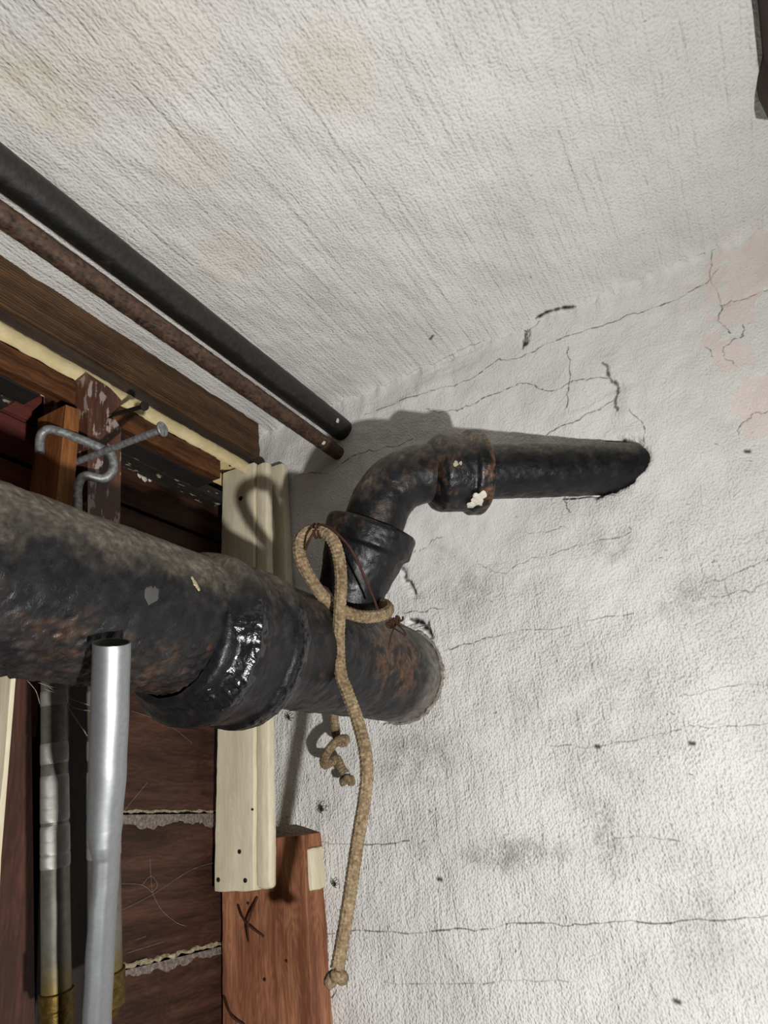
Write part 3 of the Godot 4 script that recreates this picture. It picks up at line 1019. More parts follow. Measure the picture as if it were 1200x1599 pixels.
# ---------------------------------------------------------------- cast iron drain
func iron_color(p: Vector3, nrm_y: float, rust: float, dust: float) -> Color:
	var a := n2.get_noise_3dv(p * 16.0)
	var b := n2.get_noise_3dv(p * 55.0 + Vector3(9, 3, 1))
	var d := n1.get_noise_3dv(p * 190.0)
	var base := Vector3(0.0085, 0.009, 0.0115)
	base = base.lerp(Vector3(0.030, 0.029, 0.030), clampf(b * 1.5 + 0.15, 0.0, 1.0) * 0.6)
	var r := smoothstep(0.16, 0.42, b * 0.8 + a * 0.6 + rust * 0.45 - 0.14 + d * 0.15)
	var rc := Vector3(0.075, 0.035, 0.018).lerp(Vector3(0.20, 0.095, 0.04), clampf(d * 1.5 + 0.3, 0.0, 1.0))
	base = base.lerp(rc, r * clampf(rust, 0.0, 1.0))
	var du := smoothstep(-0.05, 0.85, nrm_y + 0.2 * a + 0.2 * b) * dust
	base = base.lerp(Vector3(0.27, 0.225, 0.17) * (0.85 + d * 0.5), clampf(du * (0.9 + 0.4 * d), 0.0, 1.0))
	return Color(base.x, base.y, base.z)

func make_drain() -> void:
	var ax := E(-0.388, 0.152, 0.0)
	var drain := thing("cast_iron_drain", "big black tarred cast iron drain pipe with branch and elbow running into the white wall", "drain pipe", E(-0.388, 0.09, -0.4))
	var up_of := func(p: Vector3) -> float: return (p.y - ax.y) / maxf(0.02, Vector2(p.x - ax.x, p.y - ax.y).length())
	# near length, from the viewer into the hub
	var mb := MB.new()
	var c1 := func(p: Vector3, _u: float, _v: float) -> Color:
		var ny: float = up_of.call(p)
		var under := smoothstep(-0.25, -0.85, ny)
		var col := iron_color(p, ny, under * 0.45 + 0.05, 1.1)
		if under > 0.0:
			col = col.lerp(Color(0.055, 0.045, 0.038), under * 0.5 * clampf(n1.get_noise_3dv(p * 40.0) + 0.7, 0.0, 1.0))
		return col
	var d1 := func(p: Vector3, dir: Vector3, _l: float) -> float:
		var under := smoothstep(-0.3, -0.9, dir.y)
		return n1.get_noise_3dv(p * 22.0) * 0.0012 + n1.get_noise_3dv(p * 120.0) * (0.0006 + 0.0018 * under)
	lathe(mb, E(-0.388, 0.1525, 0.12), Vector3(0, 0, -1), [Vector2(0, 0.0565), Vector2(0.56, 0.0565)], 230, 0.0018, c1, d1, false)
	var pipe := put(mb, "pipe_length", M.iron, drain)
	pipe.set_meta("label", "long straight black pipe length, dusty on top")
	# hub with lip and bead
	var HUB := E(-0.3865, 0.1425, -0.383)
	var HUB_PROFILE := [Vector2(0, 0.050), Vector2(0.002, 0.057), Vector2(0.013, 0.0605), Vector2(0.018, 0.068), Vector2(0.022, 0.0708), Vector2(0.036, 0.0708), Vector2(0.041, 0.0675), Vector2(0.070, 0.0670), Vector2(0.074, 0.0705), Vector2(0.088, 0.0700), Vector2(0.095, 0.0655), Vector2(0.108, 0.0585), Vector2(0.125, 0.053)]
	mb = MB.new()
	var c2 := func(p: Vector3, _u: float, _v: float) -> Color:
		return iron_color(p, up_of.call(p), 0.12, 0.8)
	var d2 := func(p: Vector3, _dir: Vector3, _l: float) -> float:
		return n1.get_noise_3dv(p * 26.0) * 0.0016 + n1.get_noise_3dv(p * 110.0) * 0.0006
	lathe(mb, HUB, Vector3(0, 0, -1), HUB_PROFILE, 200, 0.0016, c2, d2)
	put(mb, "hub", M.iron, drain)
	# glossy tar smeared over the joint and along the far bead, facing the room
	for q in [[0.004, 0.036, -75.0, 22.0, 0.0050, 3.0], [0.074, 0.092, -85.0, 30.0, 0.0036, 40.0]]:
		mb = MB.new()
		var tf := func(u: float, v: float) -> Vector3:
			var x := lerpf(q[0], q[1], u)
			var an := deg_to_rad(lerpf(q[2], q[3], v))
			var r := 0.0
			for k in HUB_PROFILE.size() - 1:
				if x >= HUB_PROFILE[k].x and x <= HUB_PROFILE[k + 1].x:
					r = lerpf(HUB_PROFILE[k].y, HUB_PROFILE[k + 1].y, (x - HUB_PROFILE[k].x) / maxf(HUB_PROFILE[k + 1].x - HUB_PROFILE[k].x, 0.0001))
			var P := HUB + Vector3(cos(an) * r, sin(an) * r, -x)
			var edge := minf(minf(u, 1.0 - u) * 3.0, minf(v, 1.0 - v) * 5.0)
			var n := n1.get_noise_3dv(P * 45.0 + Vector3(q[5], 0, 0)) * 0.8 + n1.get_noise_3dv(P * 120.0) * 0.32
			var hgt: float = q[4] * (minf(edge, 1.0) * 0.62 + n * 0.75 - 0.38)
			return HUB + Vector3(cos(an) * (r + hgt), sin(an) * (r + hgt), -x)
		mb.grid(34, 150, tf, false, true)
		put(mb, "tar_run", M.tar, drain)
	# wye body
	var wye_c := func(p: Vector3, _u: float, _v: float) -> Color:
		var ny: float = up_of.call(p)
		var here := smoothstep(0.075, 0.01, absf(p.z + 0.665)) * smoothstep(-0.9, -0.3, ny)
		var col := iron_color(p, ny, 0.25 + here * 1.1, 0.45)
		var cem := smoothstep(-0.722, -0.768, p.z + 0.012 * n1.get_noise_3dv(p * 50.0))
		return col.lerp(Color(0.32, 0.29, 0.25), cem * 0.85)
	mb = MB.new()
	lathe(mb, E(-0.388, 0.152, -0.485), Vector3(0, 0, -1), [Vector2(0, 0.057), Vector2(0.33, 0.057)], 200, 0.0018, wye_c, d2, false)
	var wye := put(mb, "wye_fitting", M.iron, drain)
	wye.set_meta("label", "rusty branch fitting entering the wall")
	# branch, elbow, vent
	var a := Vector3(-0.766, -0.03, 0.643).normalized()      # from the wall towards the elbow
	var W := E(-0.088, 0.347, WALL_Z)
	var C := W + a * 0.264
	var J := E(-0.388, 0.152, -0.610)
	var bdir := (C - J).normalized()
	var L := J.distance_to(C)
	var soft := func(p: Vector3, dir: Vector3, _l: float) -> float:
		return n1.get_noise_3dv(p * 30.0) * 0.0011 + n1.get_noise_3dv(p * 120.0) * 0.0005
	var c3 := func(p: Vector3, _u: float, _v: float) -> Color:
		return iron_color(p, 0.1 + (p.y - (J.y + (p - J).dot(bdir) * bdir.y)) / 0.05, 0.35, 0.55)
	mb = MB.new()
	lathe(mb, J, bdir, [Vector2(0.02, 0.036), Vector2(0.080, 0.0365), Vector2(0.108, 0.0425), Vector2(0.121, 0.0455), Vector2(0.125, 0.0505), Vector2(0.146, 0.0505), Vector2(0.150, 0.0485), Vector2(0.150, 0.038), Vector2(0.146, 0.030)], 160, 0.0014, c3, soft)
	put(mb, "branch_hub", M.iron, wye)
	# elbow: arc from branch direction to vent direction
	var v := -a
	var turn := 0.046
	var pA := C - bdir * turn
	var pB := C + v * turn
	var arc := PackedVector3Array()
	arc.append(J + bdir * (L - turn - 0.03))
	for k in 9:
		arc.append((J + bdir * (L - turn - 0.03)).lerp(pA, (k + 1) / 10.0))
	for k in 41:
		var t := k / 40.0
		arc.append(pA.lerp(C, t).lerp(C.lerp(pB, t), t))
	mb = MB.new()
	var c4 := func(p: Vector3, _u: float, _v2: float) -> Color:
		var t := clampf((p - pA).dot((pB - pA).normalized()) / pA.distance_to(pB), 0.0, 1.0)
		var mid := pA.lerp(C, t).lerp(C.lerp(pB, t), t)
		return iron_color(p, (p.y - mid.y) / 0.034, 0.35, 0.8)
	sweep(mb, arc, func(t: float, u: float, l: float) -> float: return 0.0335 + 0.001 * n1.get_noise_3d(u * 6.0, l * 40.0, 3.0), 120, c4, false)
	var elbow := put(mb, "elbow", M.iron, drain)
	mb = MB.new()
	var c5 := func(p: Vector3, _u: float, _v2: float) -> Color:
		var q := C + v * (p - C).dot(v)
		var f := smoothstep(0.085, 0.105, (p - C).dot(v))
		return iron_color(p, (p.y - q.y) / 0.044 + 0.1, 0.45 + 0.75 * f, 0.9)
	lathe(mb, C, v, [Vector2(0.044, 0.033), Vector2(0.049, 0.040), Vector2(0.056, 0.0445), Vector2(0.086, 0.0445), Vector2(0.090, 0.0485), Vector2(0.104, 0.0490), Vector2(0.107, 0.0465), Vector2(0.107, 0.038), Vector2(0.102, 0.030)], 170, 0.0013, c5, soft)
	put(mb, "elbow_hub", M.iron, elbow)
	mb = MB.new()
	var c6 := func(p: Vector3, _u: float, _v2: float) -> Color:
		var q := C + v * (p - C).dot(v)
		return iron_color(p, (p.y - q.y) / 0.032, 0.0, 0.75)
	lathe(mb, C, v, [Vector2(0.095, 0.0318), Vector2(0.34, 0.0318)], 130, 0.0018, c6, soft, false)
	var vent := put(mb, "vent_pipe", M.iron, drain)
	vent.set_meta("label", "thinner black vent pipe going into the wall")
	# paint and plaster left on the iron, and one painted glint
	var chips := [[748, 782, 0.0085], [737, 789, 0.0055], [755, 773, 0.006], [744, 775, 0.004]]
	mb = MB.new()
	for k in chips:
		var q := hit_cyl(k[0], k[1], C, v, 0.0488)
		var nn := (q - (C + v * (q - C).dot(v))).normalized()
		lump(mb, q - nn * 0.0012, nn, k[2], 0.0022)
	put(mb, "paint_patch", M.chip, elbow).set_meta("label", "white paint patch on the hub rim")
	mb = MB.new()
	for k in [[713, 724, 0.004], [720, 723, 0.003]]:
		var q := hit_cyl(k[0], k[1], C, v, 0.0445)
		var nn := (q - (C + v * (q - C).dot(v))).normalized()
		lump(mb, q - nn * 0.0008, nn, k[2], 0.0012)
	put(mb, "paint_glint_spot", metal_like(Color(0.62, 0.58, 0.50), 0.8, 0.0, null, null, 0, 1), elbow)  # pale lumps paint a small highlight onto the hub
	mb = MB.new()
	for k in 5:
		var q := hit_cyl(301 + k * 2.4, 903 + k * 4.2, ax, Vector3(0, 0, 1), 0.0567)
		var nn := Vector3(q.x - ax.x, q.y - ax.y, 0).normalized()
		lump(mb, q - nn * 0.0003, nn, 0.0021 - 0.0003 * absf(k - 2), 0.0009)
	put(mb, "paint_glint_spot", M.putty, pipe)
	mb = MB.new()
	for k in [[238, 930, 0.006], [243, 926, 0.004], [236, 924, 0.004]]:
		var q := hit_cyl(k[0], k[1], ax, Vector3(0, 0, 1), 0.0565)
		var nn := Vector3(q.x - ax.x, q.y - ax.y, 0).normalized()
		lump(mb, q - nn * 0.0006, nn, k[2], 0.0009)
	put(mb, "paint_glint_spot", metal_like(Color(0.24, 0.235, 0.23), 0.9, 0.0, null, null, 0, 1), pipe)
	for k in [[313, 1064, 0.0042], [316, 1070, 0.003], [327, 1012, 0.0026], [274, 972, 0.0035], [312, 1090, 0.003]]:
		var q := hit_cyl(k[0], k[1], ax, Vector3(0, 0, 1), 0.0563)
		var nn := Vector3(q.x - ax.x, q.y - ax.y, 0).normalized()
		mb = MB.new()
		lump(mb, q - nn * 0.0006, nn, k[2], 0.0012)
		put(mb, "rust_spot", M.rust, pipe)
	# caulk where the pipe meets the wall
	mb = MB.new()
	var ring := PackedVector3Array()
	for k in 90:
		var t := lerpf(-1.9, 1.0, k / 89.0)
		ring.append(E(-0.388 + cos(t) * 0.0585, 0.152 + sin(t) * 0.0585, WALL_Z + 0.004))
	sweep(mb, ring, func(t: float, u: float, l: float) -> float: return 0.0032 * (0.3 + 1.3 * absf(n1.get_noise_2d(l * 70.0, u * 3.0))), 10)
	put(mb, "wall_mortar", metal_like(Color(0.68, 0.65, 0.60), 0.9, 0.0, M.iron.albedo_texture, M.iron.heightmap_texture, 0.1, 14.0), drain)

func hit_cyl(px: float, py: float, o: Vector3, axis: Vector3, r: float) -> Vector3:
	var d := ray(px, py).normalized()
	var w := EYE - o
	var dp := d - axis * d.dot(axis)
	var wp := w - axis * w.dot(axis)
	var A := dp.length_squared()
	var B := dp.dot(wp)
	var cc := wp.length_squared() - r * r
	var disc := maxf(B * B - A * cc, 0.0)
	return EYE + d * ((-B - sqrt(disc)) / A)

func lump(mb: MB, p: Vector3, nrm: Vector3, r: float, hgt: float) -> void:
	var bs := frame_of(nrm)
	var k := rng.randf() * 90.0
	var f := func(u: float, v: float) -> Vector3:
		var a := u * TAU
		var q := (1.0 - v)
		var rad := r * sin(q * PI * 0.5) * (1.0 + 0.45 * n1.get_noise_2d(cos(a) * 1.3 + k, sin(a) * 1.3))
		return p + (bs.x * cos(a) + bs.y * sin(a)) * rad + bs.z * hgt * cos(q * PI * 0.5) * 1.0
	mb.grid(14, 5, f, true, false)

func make_ceiling_pipes() -> void:
	var o := E(-0.4435, 0.5345, 0.3)
	var mb := MB.new()
	var c := func(p: Vector3, _u: float, _v: float) -> Color:
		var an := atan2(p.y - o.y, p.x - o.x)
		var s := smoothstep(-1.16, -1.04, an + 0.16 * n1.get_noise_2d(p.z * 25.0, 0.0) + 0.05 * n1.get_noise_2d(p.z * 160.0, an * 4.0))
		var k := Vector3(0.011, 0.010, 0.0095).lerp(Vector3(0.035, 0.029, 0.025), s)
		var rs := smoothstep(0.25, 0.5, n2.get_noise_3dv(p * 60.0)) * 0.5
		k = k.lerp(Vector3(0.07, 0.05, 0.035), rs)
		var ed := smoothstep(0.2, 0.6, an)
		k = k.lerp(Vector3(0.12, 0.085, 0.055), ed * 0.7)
		return Color(k.x, k.y, k.z)
	var d := func(p: Vector3, dir: Vector3, _l: float) -> float:
		return n1.get_noise_3dv(p * 40.0) * 0.0005
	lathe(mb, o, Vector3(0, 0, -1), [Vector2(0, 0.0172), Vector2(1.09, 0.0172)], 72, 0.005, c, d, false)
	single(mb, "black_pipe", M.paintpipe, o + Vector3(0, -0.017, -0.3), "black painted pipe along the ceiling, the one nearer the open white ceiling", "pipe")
	o = E(-0.4530, 0.4962, 0.3)
	mb = MB.new()
	var c2 := func(p: Vector3, _u: float, _v: float) -> Color:
		var an := atan2(p.y - o.y, p.x - o.x)
		var k := Vector3(0.135, 0.072, 0.043) * (0.9 + 0.6 * n2.get_noise_3dv(p * Vector3(60, 60, 25)))
		var low := smoothstep(-0.6, -1.7, an)
		var sp := smoothstep(0.22, 0.28, n2.get_noise_3dv(p * Vector3(210, 210, 130)) + low * 0.16 - 0.05)
		k = k.lerp(Vector3(0.018, 0.015, 0.016), sp * 0.85)
		return Color(k.x, k.y, k.z)
	var d2 := func(p: Vector3, dir: Vector3, _l: float) -> float:
		return n1.get_noise_3dv(p * 60.0) * 0.0006 + n1.get_noise_3dv(p * 200.0) * 0.0003
	lathe(mb, o, Vector3(0, 0, -1), [Vector2(0, 0.0107), Vector2(1.09, 0.0107)], 80, 0.0017, c2, d2, false)
	single(mb, "rusty_pipe", M.paintpipe, o + Vector3(0, -0.011, -0.3), "thin rusty brown pipe with black speckles running just below the black pipe", "pipe")
	# dabs of white plaster on both near the wall
	var dab := MB.new()
	for q in [[528, 657, 0.0036, -0.4435, 0.5345, 0.0172], [506, 692, 0.0034, -0.4530, 0.4962, 0.0107]]:
		var ctr := E(q[3], q[4], 0)
		var hp := hit_cyl(q[0], q[1], ctr, Vector3(0, 0, 1), q[5])
		var nn := Vector3(hp.x - ctr.x, hp.y - ctr.y, 0).normalized()
		var one := MB.new()
		lump(one, hp - nn * 0.0006, nn, q[2], 0.0018)
		var par: Node3D = get_node("black_pipe") if q[5] > 0.012 else get_node("rusty_pipe")
		put(one, "plaster_dab", M.chip, par)

# ---------------------------------------------------------------- tubes at the lower left
func make_tubes() -> void:
	# galvanised tube: open top, crimped lower down
	var A := at(174.5, 1003, 0.405)
	var rows := [[1003, 174.5, 29.0, 0.405], [1100, 172.0, 29.0, 0.404], [1200, 168.5, 28.2, 0.404], [1285, 164.0, 26.0, 0.405], [1312, 164.5, 22.5, 0.405], [1335, 166.5, 19.0, 0.406], [1370, 165.0, 18.8, 0.407], [1420, 160.5, 19.5, 0.408], [1500, 156.0, 20.0, 0.410], [1599, 151.5, 20.4, 0.412], [1760, 144.0, 20.5, 0.416]]
	var path := PackedVector3Array()
	var rad := PackedFloat32Array()
	for i in rows.size() - 1:
		for k in 12:
			var t := k / 12.0
			var s := t * t * (3.0 - 2.0 * t)
			var x := lerpf(rows[i][1], rows[i + 1][1], s)
			var y := lerpf(rows[i][0], rows[i + 1][0], t)
			var dd := lerpf(rows[i][3], rows[i + 1][3], t)
			path.append(at(x, y, dd))
			rad.append(lerpf(rows[i][2], rows[i + 1][2], s) * dd / FOCAL * 0.985)
	var n := path.size()
	var tube := thing("galvanised_tube", "shiny galvanised steel tube with open top, crimped halfway, standing before the big pipe", "tube", path[n - 1])
	var mb := MB.new()
	var axis := (path[0] - path[n - 1]).normalized()
	var sx := (R_RIGHT - axis * R_RIGHT.dot(axis)).normalized()
	var sy := axis.cross(sx)
	var f := func(u: float, v: float) -> Vector3:
		var i := int(round(v * (n - 1)))
		var a := u * TAU
		var r := rad[i]
		var flat := clampf((0.0110 - r) / 0.0035, 0.0, 1.0)
		var rx := r
		var rz := r * (1.0 + 0.55 * flat)
		var crease := 1.0 - 0.10 * flat * exp(-pow(cos(a) * 2.2 - 0.5, 2.0)) if sin(a) > 0.0 else 1.0
		return path[i] + sx * cos(a) * rx + sy * sin(a) * rz * crease * -1.0
	mb.grid(64, n - 1, f, true, true)
	put(mb, "tube_wall", M.galv, tube)
	# inside of the open end
	mb = MB.new()
	var g := func(u: float, v: float) -> Vector3:
		var a := u * TAU
		var r := rad[0] * (1.0 - 0.09 * minf(v * 12.0, 1.0))
		return path[int(maxf(v - 0.08, 0.0) * 9.0)] + sx * cos(a) * r + sy * sin(a) * r
	mb.grid(64, 24, g, true, true)
	put(mb, "tube_bore", M.dull, tube).set_meta("label", "dark inside of the open tube end")

	# two dull ribbed tubes with brass collars hanging behind it
	var specs := [
		[[84, 1040, 0.568], [87, 1320, 0.534], [88, 1552, 0.499], 0.0105, "dull grey tube with ribbed bands and brass collar, left of the galvanised tube", 0.0],
		[[160, 1040, 0.60], [161, 1300, 0.570], [164, 1520, 0.542], 0.0133, "dull grey tube with brass collar, mostly hidden behind the galvanised tube", 1.0]]
	for s in specs:
		var p0 := at(s[0][0], s[0][1], s[0][2])
		var p1 := at(s[2][0], s[2][1], s[2][2])
		var ax := (p1 - p0).normalized()
		var len := p0.distance_to(p1)
		var r: float = s[3]
		var t := thing("ribbed_tube", s[4], "tube", p1 + ax * 0.02, "")
		mb = MB.new()
		lathe(mb, p0 - ax * 0.03, ax, [Vector2(0, r * 0.93), Vector2(len + 0.03, r)], 48, 0.004, func(p: Vector3, _u: float, v: float) -> Color:
			var k := smoothstep(0.88, 1.0, v)
			var m := 0.85 + 0.3 * n2.get_noise_3dv(p * 30.0)
			return Color(0.8, 0.78, 0.74).lerp(Color(0.75, 0.56, 0.2), k) * m)
		var body := put(mb, "tube_body", M.dull, t)
		# bands of fine lengthwise ribs
		for bnd in [[0.10, 0.012], [0.30, 0.016], [0.42, 0.018], [0.49, 0.012], [0.53, 0.012], [0.60, 0.013], [0.645, 0.012], [0.70, 0.010]]:
			mb = MB.new()
			var start: float = bnd[0] * len * 0.86
			var bl: float = bnd[1]
			var rf := func(u: float, v: float) -> Vector3:
				var bs := frame_of(ax)
				var a := u * TAU
				var rr := r * (0.93 + 0.07 * (start + 0.03) / len) + 0.0002 + 0.00035 * (0.5 + 0.5 * sin(a * 72.0)) * (1.0 if v > 0.1 and v < 0.9 else 0.0)
				return p0 + ax * (start + v * bl) + (bs.x * cos(a) + bs.y * sin(a)) * rr
			mb.grid(288, 6, rf, true, false)
			put(mb, "ribbed_band", M.band, body)
		mb = MB.new()
		lathe(mb, p1, ax, [Vector2(-0.002, r), Vector2(-0.002, r * 1.16), Vector2(0.009, r * 1.16), Vector2(0.010, r * 1.08), Vector2(0.0115, r * 1.16), Vector2(0.023, r * 1.14), Vector2(0.024, r * 0.9), Vector2(0.030, r * 0.7)], 48, 0.0012, null, null, false)
		put(mb, "collar", M.brass, t).set_meta("label", "brass collar at the tube foot")
	# dark strip behind the tubes, its tone standing for the shaded gap
	mb = MB.new()
	var s0 := at(122, 1040, 0.70)
	var s1 := at(120, 1640, 0.615)
	beam(mb, s0 + Vector3(-0.012, 0.05, 0), s1 + Vector3(-0.012, 0, 0), Vector3(0, 0, 1), 0.075, 0.010, 0.002)
	single(mb, "gap_shade_strip", M.w_dark, s1, "dark strip standing for the shaded gap behind the pair of dull ribbed tubes", "strip")

# ---------------------------------------------------------------- rope and wire
func make_rope() -> void:
	var rope := thing("braided_rope", "frayed tan braided rope looped and tied round the drain branch, one end hanging", "rope", at(525, 1535, 0.565))
	var r0 := 0.0059
	var col := func(p: Vector3, u: float, _v: float) -> Color:
		var k := 0.5 + n2.get_noise_3dv(p * 170.0) * 0.9 + n1.get_noise_3dv(p * 25.0) * 0.4
		var c := Vector3(0.20, 0.13, 0.068).lerp(Vector3(0.50, 0.37, 0.215), clampf(k, 0.0, 1.0))
		return Color(c.x, c.y, c.z)
	var braid := func(t: float, u: float, l: float) -> float:
		var w := sin(u * TAU * 5.0 + l * 820.0) * sin(u * TAU * 5.0 - l * 820.0)
		return r0 * (1.0 + 0.09 * w + 0.05 * n1.get_noise_2d(l * 140.0, u * 4.0))
	var segs := [
		["loop", [[522, 948, 0.662], [500, 925, 0.650], [480, 895, 0.643], [468, 865, 0.644], [470, 842, 0.650], [485, 829, 0.655], [503, 829, 0.653], [519, 842, 0.647], [529, 868, 0.642], [533, 905, 0.640], [531, 950, 0.641], [529, 1000, 0.640], [532, 1050, 0.637], [544, 1085, 0.632], [557, 1120, 0.624], [569, 1165, 0.613], [573, 1205, 0.605], [569, 1250, 0.599], [559, 1310, 0.592], [549, 1380, 0.584], [538, 1450, 0.576], [527, 1512, 0.569]], 420],
		["wrap", [[516, 940, 0.668], [535, 953, 0.660], [560, 962, 0.662], [583, 963, 0.668], [600, 959, 0.680], [607, 951, 0.698], [598, 943, 0.718], [570, 942, 0.735], [535, 935, 0.745], [510, 925, 0.735], [506, 925, 0.700], [512, 935, 0.672]], 200],
		["tail", [[522, 950, 0.760], [521, 1000, 0.805], [521, 1060, 0.835], [522, 1115, 0.842], [526, 1150, 0.836], [535, 1160, 0.825], [540, 1154, 0.817], [529, 1156, 0.811], [516, 1168, 0.808], [507, 1184, 0.810], [508, 1194, 0.818], [517, 1190, 0.830], [527, 1186, 0.838], [532, 1196, 0.832], [540, 1210, 0.824]], 260]]
	for s in segs:
		var pts := []
		for p in s[1]:
			pts.append(at(p[0], p[1], p[2]))
		var mb := MB.new()
		var thin := 1.0 if s[0] != "tail" else 0.88
		sweep(mb, curve(pts, s[2] * 2), func(t: float, u: float, l: float) -> float: return float(braid.call(t, u, l)) * thin, 44, col)
		put(mb, s[0], M.rope, rope)
	# knotted, frayed ends
	for e in [[525, 1524, 0.567, 0.0085, "frayed_end"], [542, 1217, 0.820, 0.0085, "frayed_end"]]:
		var mb := MB.new()
		for k in 7:
			var a := k * TAU / 6.0
			var off: Vector3 = Vector3(cos(a), 0.35 * sin(a * 2.0) - 0.15, sin(a)) * e[3] * (0.65 if k else 0.0)
			ball(mb, at(e[0], e[1], e[2]) + off, e[3] * rng.randf_range(0.52, 0.68), col)
		put(mb, e[4], M.rope, rope)
	var mb := MB.new()
	for k in 60:
		var t := rng.randf()
		var base := at(lerpf(573, 527, t), lerpf(1205, 1512, t) + rng.randf_range(-4, 4), lerpf(0.605, 0.569, t))
		var a := rng.randf() * TAU
		var dir := Vector3(cos(a), rng.randf_range(-0.5, 0.5), sin(a)).normalized()
		sweep(mb, PackedVector3Array([base + dir * r0 * 0.9, base + dir * r0 * 1.25 + Vector3(0, 0.0006, 0), base + dir * r0 * 1.45]), func(_t: float, _u: float, _l: float) -> float: return 0.00018, 4)
	put(mb, "fuzz", M.rope, rope).set_meta("kind", "stuff")

	# rusty tie wire
	var w := MB.new()
	var pts := []
	for p in [[477, 858, 0.640], [484, 842, 0.632], [492, 829, 0.634], [497, 821, 0.642], [505, 820, 0.640], [522, 829, 0.632], [545, 853, 0.630], [560, 880, 0.634], [574, 912, 0.640], [584, 935, 0.646], [590, 952, 0.652]]:
		pts.append(at(p[0], p[1], p[2]))
	sweep(w, curve(pts, 90), func(_t: float, _u: float, _l: float) -> float: return 0.00125, 10)
	var wire := thing("tie_wire", "thin rusty tie wire bent over the rope loop and down the branch", "wire", pts[10])
	put(w, "wire_length", M.rust, wire)
	for k in 2:
		w = MB.new()
		pts = []
		for i in 15:
			var a := i / 14.0 * TAU * 0.95
			pts.append(at(493 + k * 6, 829, 0.654) + Vector3(0.35 * cos(a), sin(a) * 0.9, cos(a) * 0.85) * 0.0078)
		sweep(w, curve(pts, 40), func(_t: float, _u: float, _l: float) -> float: return 0.0011, 8)
		put(w, "wire_wrap", M.rust, wire)
	# twist of wire on the fitting, by the wall
	w = MB.new()
	pts = []
	for i in 40:
		var t := i / 39.0
		var a := t * TAU * 4.0
		pts.append(at(lerpf(606, 626, t), lerpf(978, 964, t), 0.692) + Vector3(cos(a), sin(a), sin(a)) * 0.0025)
	sweep(w, curve(pts, 160), func(_t: float, _u: float, _l: float) -> float: return 0.0012, 8)
	var tw := thing("wire_twist", "short twisted scrap of rusty wire on top of the fitting near the wall", "wire", at(610, 980, 0.70))
	put(w, "coil", M.rust, tw)
	w = MB.new()
	pts = []
	for p in [[606, 975, 0.692], [622, 985, 0.683], [634, 992, 0.68], [630, 984, 0.683], [620, 976, 0.69], [612, 990, 0.68], [608, 1010, 0.676]]:
		pts.append(at(p[0], p[1], p[2]))
	sweep(w, curve(pts, 60), func(_t: float, _u: float, _l: float) -> float: return 0.0008, 8)
	put(w, "loose_end", M.rust, tw)

func ball(mb: MB, p: Vector3, r: float, col = null) -> void:
	var k := rng.randf() * 60.0
	var f := func(u: float, v: float) -> Vector3:
		var th := v * PI
		var a := u * TAU
		var d := Vector3(sin(th) * cos(a), cos(th), sin(th) * sin(a))
		return p + d * r * (1.0 + 0.3 * n1.get_noise_3dv(d * 1.6 + Vector3(k, 0, 0)))
	mb.grid(18, 12, f, true, true, col)

# ---------------------------------------------------------------- hook and nails on the wall post
func make_hardware() -> void:
	var X := -0.565
	var base := on_x(122, 840, X + 0.01)
	var mb := MB.new()
	var pts := []
	for p in [[62, 707, 0.700], [62, 695, 0.702], [64, 680, 0.704], [74, 671, 0.706], [90, 673, 0.708], [115, 682, 0.712], [140, 692, 0.716], [160, 701, 0.719], [172, 708, 0.721], [177, 722, 0.720], [174, 738, 0.716], [162, 747, 0.712], [147, 745, 0.708], [134, 743, 0.704], [125, 750, 0.700], [121, 766, 0.694], [121, 785, 0.687], [121, 805, 0.680], [121, 860, 0.66]]:
		pts.append(at(p[0], p[1], p[2]))
	sweep(mb, curve(pts, 150), func(_t: float, u: float, l: float) -> float: return 0.0047 + 0.0002 * n1.get_noise_2d(l * 300.0, u * 5.0), 20)
	single(mb, "steel_hook", M.steel, pts[18], "grey steel rod bent into an S hook in front of the wall post", "hook")
	# big nail
	nail(on_x(112, 724, X - 0.012), at(254, 670, 0.690), 0.0037, 0.0080, M.steel, "long grey nail with ribbed neck and flat head, driven into the brown post")
	nail(on_x(168, 650, X - 0.012), at(226, 634, 0.745), 0.0024, 0.0052, M.nail, "shorter dark nail sticking out of the post notch, above the long nail")

func nail(a: Vector3, b: Vector3, r: float, hr: float, mat: Material, label: String) -> void:
	var d := (b - a).normalized()
	var l := a.distance_to(b)
	var t := thing("nail", label, "nail", a)
	var mb := MB.new()
	lathe(mb, a, d, [Vector2(0, r * 0.8), Vector2(0.006, r), Vector2(l * 0.7, r)], 20, 0.003, null, null, false)
	var prof := []
	for k in 13:
		prof.append(Vector2(l * (0.7 + 0.022 * k), r * (1.06 if k % 2 else 0.96)))
	prof.append(Vector2(l, r * 0.98))
	lathe(mb, a, d, prof, 20, 0.001, null, null, false)
	put(mb, "shank", mat, t)
	mb = MB.new()
	lathe(mb, a + d * (l - 0.001), d, [Vector2(-0.001, r), Vector2(0, hr), Vector2(0.0014, hr), Vector2(0.0022, hr * 0.9), Vector2(0.0024, 0.0001)], 24, 0.0006, null, null, false)
	put(mb, "head", mat, t)

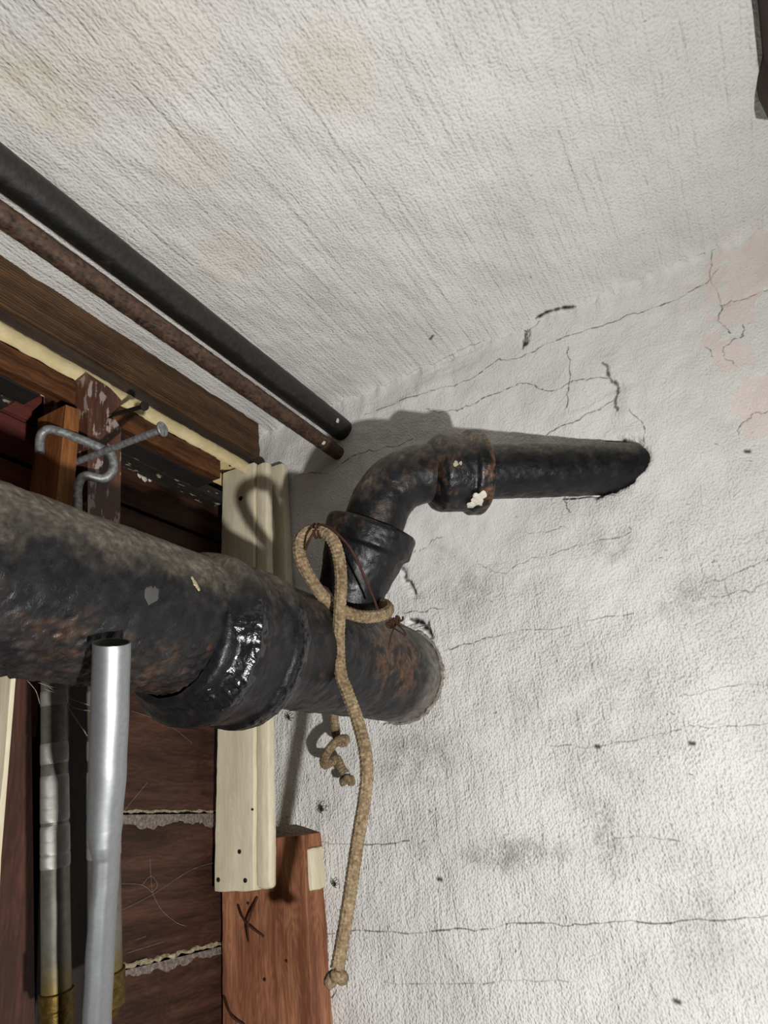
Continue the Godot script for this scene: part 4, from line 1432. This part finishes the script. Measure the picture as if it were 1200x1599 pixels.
# ---------------------------------------------------------------- small things
func make_small() -> void:
	# dry husks of spiders on the white wall
	for b in [[502, 1261, 0.0032, "dark curled dead spider on the white wall below the short rope end"], [523, 1379, 0.0022, "pale leggy dead spider on the wall low beside the hanging rope"], [451, 1119, 0.0026, "small dead insect on the wall just under the drain hub"]]:
		var p := on_z(b[0], b[1], WALL_Z + 0.006)
		var t := thing("dead_spider", b[3], "spider", p)
		var mb := MB.new()
		ball(mb, p, b[2] * 0.55)
		ball(mb, p + Vector3(0.0, -b[2] * 0.8, 0), b[2] * 0.7)
		put(mb, "body", M.bug, t)
		for k in 7:
			var a := k * TAU / 7.0 + rng.randf_range(-0.3, 0.3)
			var dir := Vector3(cos(a), sin(a), 0)
			mb = MB.new()
			sweep(mb, curve([p, p + dir * b[2] * 1.4 + Vector3(0, 0, 0.002), p + dir.rotated(Vector3(0, 0, 1), 0.4) * b[2] * 2.5 + Vector3(0, 0, -0.003)], 10), func(_t: float, _u: float, _l: float) -> float: return 0.00035, 5)
			put(mb, "leg", M.bug, t)
	# cobwebs on the brown boards
	var web := MB.new()
	var strands := [[[190, 1380], [222, 1382], [238, 1394]], [[190, 1422], [240, 1396], [300, 1358], [345, 1345]], [[238, 1394], [252, 1420], [275, 1440], [290, 1446]], [[234, 1340], [236, 1372], [238, 1394]], [[222, 1382], [236, 1368], [246, 1382], [238, 1394]], [[195, 1265], [230, 1222]], [[205, 1110], [260, 1130], [300, 1160]], [[200, 1488], [255, 1471]], [[212, 1468], [228, 1462]]]
	for s in strands:
		var pts := []
		for p in s:
			pts.append(on_x(p[0], p[1], -0.656))
		sweep(web, curve(pts, 10 * pts.size()), func(t: float, _u: float, l: float) -> float: return 0.00026 * (0.4 + 1.2 * absf(n1.get_noise_1d(l * 200.0))), 5)
	var o := single(web, "cobweb", M.web, on_x(240, 1400, -0.656), "dusty pale cobweb strands across the brown boards beside the cream board", "cobweb")
	o.set_meta("kind", "stuff")
	web = MB.new()
	for s in [[[75, 1078], [92, 1092], [120, 1130], [136, 1155]], [[84, 1072], [104, 1100], [118, 1112], [140, 1116]], [[70, 1082], [112, 1098], [142, 1108]], [[95, 1078], [112, 1120], [134, 1150]], [[42, 1068], [56, 1085], [62, 1105]], [[60, 1072], [90, 1080], [126, 1074]]]:
		var pts := []
		for p in s:
			pts.append(at(p[0], p[1] - 6.0, 0.50 + 0.0004 * p[0]))
		sweep(web, curve(pts, 10 * pts.size()), func(t: float, _u: float, l: float) -> float: return 0.00028 * (0.5 + 1.2 * absf(n1.get_noise_1d(l * 200.0))), 5)
	o = single(web, "cobweb", M.web, at(100, 1090, 0.53), "dusty cobweb strands hanging from the underside of the big pipe above the ribbed tube", "cobweb")
	o.set_meta("kind", "stuff")
	# flake of plaster on the boards above the drain
	var fl := MB.new()
	for k in [[218, 742, 0.004], [226, 747, 0.005], [234, 750, 0.003]]:
		lump(fl, on_x(k[0], k[1], -0.6605), Vector3.RIGHT, k[2], 0.0012)
	single(fl, "paint_flake", M.chip, on_x(226, 747, -0.66), "pale flake of paint on the dark boards right of the wall post", "paint flake")
